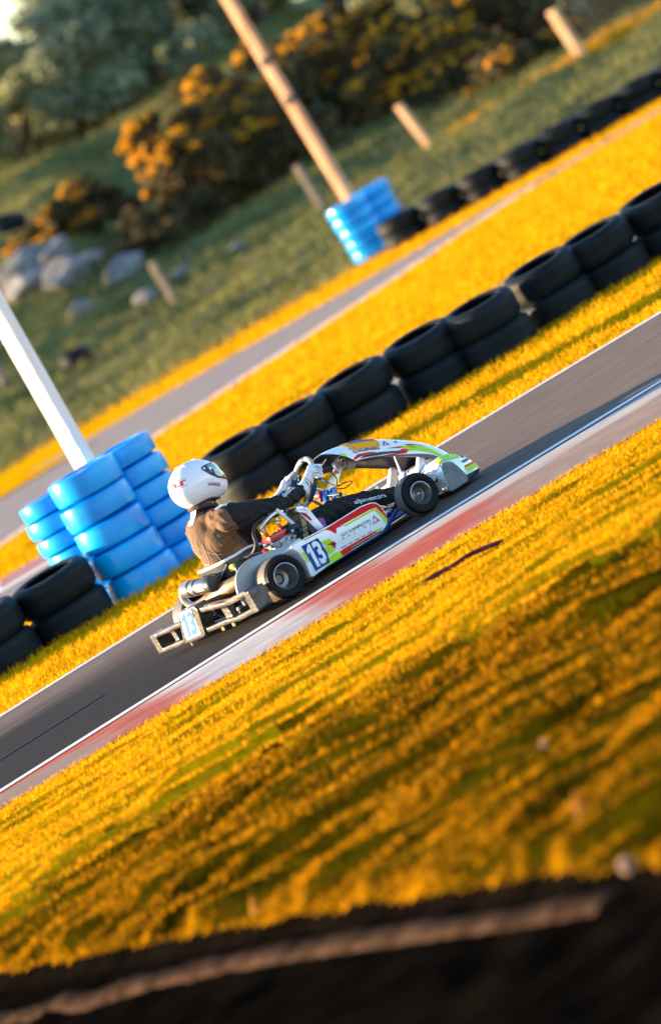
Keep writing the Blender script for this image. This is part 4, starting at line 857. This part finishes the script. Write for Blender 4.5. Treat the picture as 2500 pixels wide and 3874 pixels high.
# posts carrying lights (their tops are above the picture)
M_pole=mat('pale_timber',(.74,.68,.64),(.86,.80,.76),rough=.75,scale=3,stretch=(6,6,.5),bump=.25,bscale=20)
M_pole2=mat('weathered_timber',(.50,.22,.10),(.82,.42,.22),rough=.8,scale=2.5,stretch=(4,4,.9),bump=.3,bscale=18)
def pole(label,x,y,r,h,lean,m):
    b=BM(); n=14; ex=ey=1
    for k in range(n+1):
        rr=r*(1-.10*k/n); ring=[b.verts.new((lean*h*k/n+rr*x*ex,rr*y*ey,h*k/n)) for x,y in ((-1,-1),(1,-1),(1,1),(-1,1))]
        if k:
            for j in range(4): b.faces.new((pv[j],pv[(j+1)%4],ring[(j+1)%4],ring[j]))
        pv=ring
    b.faces.new(pv); ex=ey=1
    for v in b.verts:
        t=v.co.z; cx_=lean*t; q=Matrix.Rotation(R(-30),3,'Z')@Vector((v.co.x-cx_,v.co.y,0)); v.co=Vector((cx_+q.x*.84,q.y*.84,t))
    bmesh.ops.recalc_face_normals(b,faces=b.faces[:]); o=obj('light_pole',b,m,bevel=.008); o.location=(x,y,float(gz(x,y))-.02)
    c=BM(); tube(c,[(lean*h,0,h),(lean*h,0,h+.05)],[r*.95,r*.6],n=20); obj('pole_cap',c,mat('galvanised',(.4,.42,.44),rough=.4,metal=.8),o)
    return tag(o,label,'pole')
pole('thick pale post rising behind the tall blue tyres',-1.375,52.56,.078,6.5,.012,M_pole)
p=pole('orange-lit weathered post rising behind the far blue tyres',2.20,91.42,.082,7.5,-.02,M_pole2)
c=BM()
for z in (2.15,2.72): lathe(c,[(.083,z),(.0875,z+.01),(.0875,z+.09),(.083,z+.10)],(-.02*z,0,0),(0,0,1),n=20)
split(obj('strap',c,mat('dark_strap',(.06,.055,.05),rough=.6),p))
# fence posts along the top of the bank
M_post=mat('fence_wood',(.48,.26,.12),(.80,.46,.24),rough=.85,scale=3,stretch=(5,5,.7),bump=.3,bscale=24)
M_post_shade=mat('shaded_fence_wood',(.13,.105,.08),(.27,.21,.16),rough=.9,scale=3,stretch=(5,5,.7),bump=.3,bscale=24,spec=.1)  # same posts in shadow: shade put into a darker, greyer wood colour
posts=[(-3.1,103,.62,.0,'shaded stub of a fence post at the left edge of the picture'),(-.42,103,.70,.02,'short shaded fence post below the pale rocks'),(2.08,103,.74,-.03,'wooden fence post just left of the far blue tyres'),(3.86,103,.76,-.17,'leaning wooden fence post between the two gorse clumps'),(6.34,103,.80,-.06,'brightly lit wooden fence post on the crest at the right')]
for k,(x,y,h,le,lb) in enumerate(posts):
    b=BM(); r=.062 if k<4 else .085
    box(b,(0,0,0),(r*1.7,r*1.7,h+.2)); 
    for v in b.verts:
        v.co=Matrix.Rotation(R(-32),3,'Z')@v.co; v.co.z+=h/2-.1; v.co.x+=le*max(0,v.co.z)
    bmesh.ops.subdivide_edges(b,edges=b.edges[:],cuts=3,use_grid_fill=True)
    for v in b.verts: v.co+=Vector((n1(np.array([v.co.z*9+k]),np.array([3.]))[0]-.5,0,0))*.012
    o=obj('fence_post',b,M_post if k>2 else M_post_shade,bevel=.008); o.location=(x,y,float(gz(x,y))-.02); tag(o,lb,'post','wooden fence posts on the bank')
b=BM()
for k in range(9):
    z=.08+k*.085; tube(b,[(x,103.05+.02*math.sin(x*3),float(gz(x,103.05))+z) for x in np.arange(6.35,10.2,.3)],.007,n=5)
for x in np.arange(6.4,10.2,.1): tube(b,[(x,103.05,float(gz(x,103.05))+.05),(x+.01,103.05,float(gz(x,103.05))+.78)],.006,n=4)
tag(obj('wire_fence',b,mat('rusty_wire',(.10,.075,.05),rough=.7,metal=.4)),'fine wire mesh fence running right from the lit post','fence')
# boulders on the slope at the left
M_rock=mat('pale_rock',(.07,.078,.078),(.22,.21,.20),rough=.9,scale=2.4,bump=.7,bscale=9)
rocks=[(-2.12,109.6,.62,.34,'largest pale boulder at the top of the rock pile, cut by the picture edge'),(-1.62,109.4,.40,.26,'pale boulder near the top of the rock pile'),(-2.2,107.6,.46,.27,'flat pale boulder at the left of the rock pile'),(-1.66,106.8,.42,.28,'orange-lit boulder low in the rock pile'),(-.85,106.4,.44,.25,'long pale boulder right of the rock pile'),(-1.22,107.9,.24,.17,'small boulder between the pile and the long boulder'),(-1.62,105.0,.22,.13,'small stone lowest on the slope under the pile'),(-.72,104.4,.24,.12,'small flat stone beside the short fence post'),(-.12,104.9,.19,.10,'lone small stone right of the short fence post'),(.75,104.6,.16,.09,'smallest stone, farthest right on the open bank')]
for k,(x,y,rx,rz,lb) in enumerate(rocks):
    b=BM(); bmesh.ops.create_icosphere(b,subdivisions=4,radius=1); r=np.random.default_rng(40+k)
    pl=[(Vector(r.normal(size=3)).normalized(),r.uniform(.62,.92)) for _ in range(14)]
    for v in b.verts:
        for n_,d in pl:
            e=v.co.dot(n_)-d
            if e>0: v.co-=n_*e*.9
        v.co+=v.co.normalized()*.05*math.sin(v.co.x*5+k)*math.sin(v.co.y*4+v.co.z*6)
        v.co=Vector((v.co.x*rx,v.co.y*rx*.8,v.co.z*rz))
    o=obj('boulder',b,M_rock,auto=28); o.location=(x,y,float(gz(x,y))+rz*.45); o.rotation_euler=(0,0,r.uniform(-.5,.5)); tag(o,lb,'rock','boulders on the slope')
# old tyre / dark lump lying on the slope, and a second one lower down
put(protoK,-2.12,111.3,float(gz(-2.12,111.3))+.40,1.15,'old dark tyre lying on the slope above the pale rocks','discarded tyres on the slope',tilt=.3)
put(protoK,-2.0,101.2,float(gz(-2.0,101.2))-.02,.8,'half-sunk dark tyre on the bank beyond the near post','discarded tyres on the slope',tilt=.15)
# ------------------------------------------------------------------ bushes and trees
M_gorse=mat('gorse_foliage',(.045,.045,.022),(.15,.105,.042),rough=.8,scale=2.2,spec=.2,island=.5,transl=.15)
M_flow=mat('gorse_flower',(.70,.34,.008),(.9,.50,.01),rough=.6,scale=3,island=.4,transl=.5)
M_leaf=mat('dark_leaf',(.14,.18,.12),(.36,.38,.21),rough=.6,scale=1.6,spec=.3,island=.5,transl=.25)
M_leafy=mat('olive_leaf',(.17,.20,.10),(.46,.43,.19),rough=.6,scale=1.6,spec=.3,island=.5,transl=.3)
M_bark=mat('bark',(.05,.04,.03),(.12,.09,.065),rough=.9,scale=6,stretch=(3,3,.6),bump=.5)
def cloud(cs,rs,n,s,up=0.,g=rng,shell=.55):
    k=g.integers(0,len(cs),n); d=g.normal(size=(n,3)); d/=np.linalg.norm(d,axis=1)[:,None]
    if up: d[:,2]+=up*g.random(n); d/=np.linalg.norm(d,axis=1)[:,None]
    rr=(shell+(1-shell)*g.random(n))[:,None]
    P=np.array(cs)[k]+d*np.array(rs)[k]*rr
    a=g.normal(size=(n,3)); a+=d*.6; a/=np.linalg.norm(a,axis=1)[:,None]; b=np.cross(a,g.normal(size=(n,3))); b/=np.linalg.norm(b,axis=1)[:,None]
    L=(s*(.6+.8*g.random(n)))[:,None]; W=L*.42
    V=np.stack([P-a*L,P-b*W+a*L*.1,P+a*L,P+b*W+a*L*.1],1).reshape(-1,3); i=np.arange(n)*4
    return V,np.stack([i,i+1,i+2,i+3],1)
def bush(name,label,cat,x,y,W,Dp,H,nb,nl,ls,m,seed,flower=0,fup=.8,trunk=True,z0=None,fx=0.,group=None,lobe=.34):
    g=np.random.default_rng(seed); base=float(gz(x,y)) if z0 is None else z0
    root=thing(name,label,cat,(x,y,base),0,group)
    cs=[];rs=[]
    for _ in range(nb):
        t=g.random()*6.283; u=g.random()**.5; h=g.random()
        px=math.cos(t)*u*W*.5; py=math.sin(t)*u*Dp*.5; top=H*(1-.5*u*u)*(.86+.28*g.random()); pz=.12+(top-.25)*h**.7
        r=lobe*(W+H)/4*(.6+.6*g.random()); cs.append((px,py,max(.1,pz))); rs.append((r*1.1,r,r*.75))
    for c_,r_ in zip(list(cs)[:nb//2],list(rs)):            # loose twigs past the outline
        d=g.normal(size=3); d/=np.linalg.norm(d); d[2]=abs(d[2])*.7; cs.append(tuple(np.array(c_)+d*np.array(r_)*1.15)); rs.append(tuple(np.array(r_)*.42))
    V,F=cloud(cs,rs,nl,ls,0,g); V[:,2]=np.maximum(V[:,2],-.05)
    npmesh('foliage',V,F,m,root)
    if flower:
        f=[i for i in range(len(cs)) if cs[i][2]>H*.22 and (g.random()<.62)]
        fc=[];fr=[]
        for i in f:
            for _ in range(16):
                d=g.normal(size=3); d[2]=abs(d[2])*.8+fup*.4; d[0]-=fx*.8; d[1]-=.6; d/=np.linalg.norm(d)
                fc.append(tuple(np.array(cs[i])+d*np.array(rs[i])*.98)); q=rs[i][0]*(.05+.17*g.random()**1.6); fr.append((q*1.35,q,q*.6))
        V,F=cloud(fc,fr,flower,ls*.62,0,g,.1); npmesh('flowers',V,F,M_flow,root)
    if trunk:
        b=BM(); 
        for k in range(6 if H<3 else 7):
            e=Vector(cs[k%nb]); s=Vector((e.x*.15,e.y*.15,-.1)); mid=s.lerp(e,.5)+Vector((0,0,.12*H)); tube(b,spline([s,mid,e],5),[.05*H/2*(1-.085*q) for q in range(11)],n=7)
        obj('trunk' if cat=='tree' else 'stems',b,M_bark,root)
    return root
G=[('large gorse bush thick with yellow flowers left of the tall far post',.95,109.6,2.5,1.9,2.2,34,24000,14000,.8,1.15,11),
('tall gorse bush with a yellow crown at the left of the top',1.62,110.5,1.3,1.2,2.35,16,11000,5200,.8,1.15,12),
('gorse bush with scattered flowers between the yellow crown and the far post',2.15,110.9,1.9,1.3,1.95,20,14000,2600,.6,1.2,20),
('broad dark gorse bush dotted with yellow behind the tall far post',2.8,109.6,2.6,1.8,2.15,34,24000,12000,.5,.85,13),
('tall gorse bush with a bright yellow tip above the tall far post',3.55,111.6,1.7,1.4,2.65,20,14000,4200,1.,.9,14),
('wide brown gorse bush behind the leaning fence post',4.5,110.0,2.7,1.8,2.0,34,24000,12000,.4,.6,15),
('dark gorse bush between the wide brown one and the lit post',5.75,112.2,2.7,1.8,1.9,28,20000,8000,.4,.6,19),
('low orange-flowered gorse bush beside the brightly lit post',5.6,107.3,2.1,1.3,1.05,20,12000,10000,.5,.45,16),
('low spreading gorse mound with orange tips above the pale rocks',-1.2,112.0,2.0,1.3,1.2,22,13000,3400,1.8,1.75,17),
('bare brown gorse mound in front of the large flowered bush',.0,109.0,1.9,1.2,1.15,20,13000,0,.5,.95,18)]
for lb,x,y,W,Dp,H,nb,nl,fl,fx,z0,sd in G: bush('gorse_bush',lb,'bush',x,y,W,Dp,H,nb,nl,.06,M_gorse,sd,flower=fl,fx=fx,z0=z0,group='gorse bushes')
trees=[('tree','broad dark tree on the hill left of the tall far post',1.75,128,3.6,2.8,3.6,32,26000,.085,M_leaf,21),
('tree','dark rounded tree at the middle of the hill line',.25,127,2.8,2.4,3.0,28,21000,.085,M_leaf,22),
('tree','olive tree at the far left of the hill line',-1.6,127,2.6,2.2,2.35,24,17000,.085,M_leafy,23),
('tree','sunlit yellow-green tree under the patch of sky',-.45,133,1.8,1.6,1.35,16,10000,.08,M_leafy,24),
('tree','dark tree directly behind the tall far post',3.3,130,3.0,2.4,3.1,28,20000,.085,M_leaf,25),
('tree','pale green tree behind the broad gorse at the top right',6.0,121,3.6,2.4,2.5,30,22000,.085,M_leafy,26),
('tree','dark thicket tree at the top right corner',8.4,116,4.0,2.4,1.9,30,22000,.085,M_leaf,27),
('tree','dark tree deep behind the gorse at the top',4.9,133,3.4,2.4,3.4,28,20000,.085,M_leaf,28)]
for nm,lb,x,y,W,Dp,H,nb,nl,ls,m,sd in trees: bush(nm,lb,'tree',x,y,W,Dp,H,nb,nl,ls,m,sd,group='trees on the hill')
# yellow flowering shrubs that catch the sun right at the sky line
bush('gorse_bush','sunlit gorse in flower below the patch of sky, in the top left corner','bush',-.55,137.5,1.0,1.0,1.0,10,4500,.07,M_gorse,31,flower=3600,fx=.6)
# ------------------------------------------------------------------ foreground
# broken edge of pale concrete at the lip of the grass
b=BM(); pts=[(-4.6,36.3),(-3.3,33),(-2.2,29.73),(-1.59,28.25),(-1.04,26.75),(-.55,25.2),(-.12,23.78),(.15,22.98)]
sp=spline([(x,y,0) for x,y in pts],16)
P,Fr=frames(sp); rings=[]; gg=np.random.default_rng(5)
for i,(p,(t,u,w)) in enumerate(zip(P,Fr)):
    s=Vector((-t.y,t.x,0)).normalized(); s=-s if s.x>0 else s
    z=float(gz(p.x,p.y))-.02; j=gg.normal(size=6)*.007; hh=.046+.004*math.sin(i*.7)+j[0]*.6
    rings.append([b.verts.new(q) for q in (p+s*(.075+j[1])+Vector((0,0,z)),p+s*(.06+j[2])+Vector((0,0,z+hh*.62)),p+s*(.03+j[3])+Vector((0,0,z+hh*.96)),p-s*(.05+j[4])+Vector((0,0,z+hh)),p-s*(.09+j[5])+Vector((0,0,z+hh*.7)),p-s*.1+Vector((0,0,z-.02)))])
for A,B in zip(rings,rings[1:]):
    for k in range(5): b.faces.new((A[k],A[k+1],B[k+1],B[k]))
b.faces.new(rings[0]); b.faces.new(rings[-1][::-1]); bmesh.ops.recalc_face_normals(b,faces=b.faces[:])
tag(obj('concrete_edging',b,mat('rough_concrete',(.022,.013,.009),(.065,.040,.026),rough=.95,scale=7,bump=.9,bscale=22,spec=0.),auto=60),'rough pale concrete edging strip between the grass and the shaded soil in the foreground','edging')
# strap lying on the grass
b=BM(); P=[(.25+.46*k/12,38.13-.27*k/12+.01*math.sin(k*.9),0) for k in range(13)]
zz=max(float(gz(x,y)) for x,y,_ in P)
for k,(x,y,_) in enumerate(P): P[k]=(x,y,zz*.55+.45*float(gz(x,y))+.03)
tube(b,P,[.005]+[.013]*11+[.005],n=8)
tag(obj('hose',b,mat('purple_rubber',(.012,.002,.012),(.025,.006,.02),rough=.8,spec=.05,scale=10)),'dark purple piece of hose lying on the sunny grass in front of the kart','hose')
# dandelion clocks
M_seed=mat('seed_head',(.66,.50,.36),rough=.9,transl=.3); M_stalk=mat('stalk',(.14,.12,.03),rough=.7)
for k,(x,y,r,h,lb) in enumerate([(.25,23.05,.026,.04,'large pale dandelion clock beside the end of the concrete edging'),(.255,27.0,.014,.05,'small pale dandelion clock in the grass well behind the large one')]):
    o=thing('dandelion',lb,'flower',(x,y,float(gz(x,y))-.01),0,'dandelion clocks')
    b=BM(); tube(b,spline([(0,0,0),(.006,0,h*.5),(0,0,h)],6),.0022,n=6); obj('stalk',b,M_stalk,o)
    g=np.random.default_rng(60+k); n=700; d=g.normal(size=(n,3)); d/=np.linalg.norm(d,axis=1)[:,None]
    a=np.cross(d,g.normal(size=(n,3))); a/=np.linalg.norm(a,axis=1)[:,None]; c0=np.array((0,0,h)); q=r*(.9+.2*g.random(n))[:,None]
    V=np.stack([c0+d*r*.1,c0+d*q+a*r*.16,c0+d*q-a*r*.16],1).reshape(-1,3); i=np.arange(n)*3
    npmesh('seed_head',V,np.stack([i,i+1,i+2],1),M_seed,o)
for k,(x,y,w,lb) in enumerate([(-1.05,28.0,.026,'dry orange leaf standing in the foreground grass'),(.20,24.15,.02,'dry orange leaf near the large dandelion clock')]):
    b=BM(); z=float(gz(x,y))
    n=6; A=[]
    for j in range(n+1):
        t=j/n; ww=w*math.sin(math.pi*min(.98,max(.06,t)))*.8; A.append((b.verts.new((-ww,-.01*math.sin(t*3),t*.11)),b.verts.new((0,.008*math.sin(t*3),t*.115)),b.verts.new((ww,-.012*math.sin(t*3),t*.11))))
    for p,q in zip(A,A[1:]):
        b.faces.new((p[0],p[1],q[1],q[0])); b.faces.new((p[1],p[2],q[2],q[1]))
    o=obj('dry_leaf',b,mat('dry_leaf',(.50,.22,.03),(.62,.30,.05),rough=.8,scale=20,transl=.3)); o.location=(x,y,z+.02); o.rotation_euler=(.3,.25,.4); tag(o,lb,'leaf','dry leaves in the grass')
# ================================================================== CAMERA, SUN, SKY
cam=bpy.data.cameras.new('camera'); co=bpy.data.objects.new('camera',cam); COL.objects.link(co); scene.camera=co
co.location=(0,0,2.8); ROLL=R(30.1); PITCH=R(3.3097)
# panning camera held tilted: look along +Y, slightly down, rolled clockwise
fwd=Vector((0,math.cos(PITCH),-math.sin(PITCH))); up=Vector((0,math.sin(PITCH),math.cos(PITCH))); rt=Vector((1,0,0))
u2=up*math.cos(ROLL)+rt*math.sin(ROLL); r2=rt*math.cos(ROLL)-up*math.sin(ROLL)
co.matrix_world=Matrix((( r2.x,u2.x,-fwd.x,0),(r2.y,u2.y,-fwd.y,0),(r2.z,u2.z,-fwd.z,2.8),(0,0,0,1)))
cam.sensor_fit='VERTICAL'; cam.sensor_height=36; cam.lens=36*16884/2386.2; cam.clip_end=3000; cam.clip_start=.5
cam.dof.use_dof=True; cam.dof.focus_distance=43.2; cam.dof.aperture_fstop=2.3; cam.dof.aperture_blades=9
sun=bpy.data.lights.new('sun','SUN'); sun.energy=5.0; sun.angle=R(.6); sun.color=(1,.72,.42)
so=bpy.data.objects.new('sun',sun); COL.objects.link(so)
d=Vector((math.cos(R(SUN_AZ))*math.cos(R(SUN_EL)),math.sin(R(SUN_AZ))*math.cos(R(SUN_EL)),-math.sin(R(SUN_EL))))
so.rotation_euler=d.to_track_quat('-Z','Y').to_euler()
w=bpy.data.worlds.new('World'); scene.world=w; w.use_nodes=True; N=w.node_tree.nodes
sk=N.new('ShaderNodeTexSky'); sk.sky_type='NISHITA'; sk.sun_disc=False; sk.sun_elevation=R(SUN_EL)
s=-d; sk.sun_rotation=math.atan2(s.x,s.y); sk.altitude=50; sk.air_density=1.0; sk.dust_density=.25; sk.ozone_density=3
w.node_tree.links.new(sk.outputs[0],N['Background'].inputs['Color']); N['Background'].inputs['Strength'].default_value=.125
scene.view_settings.view_transform='Standard'; scene.view_settings.look='None'; scene.view_settings.gamma=1; scene.view_settings.exposure=2.12
scene.cycles.max_bounces=6; scene.cycles.use_denoising=True
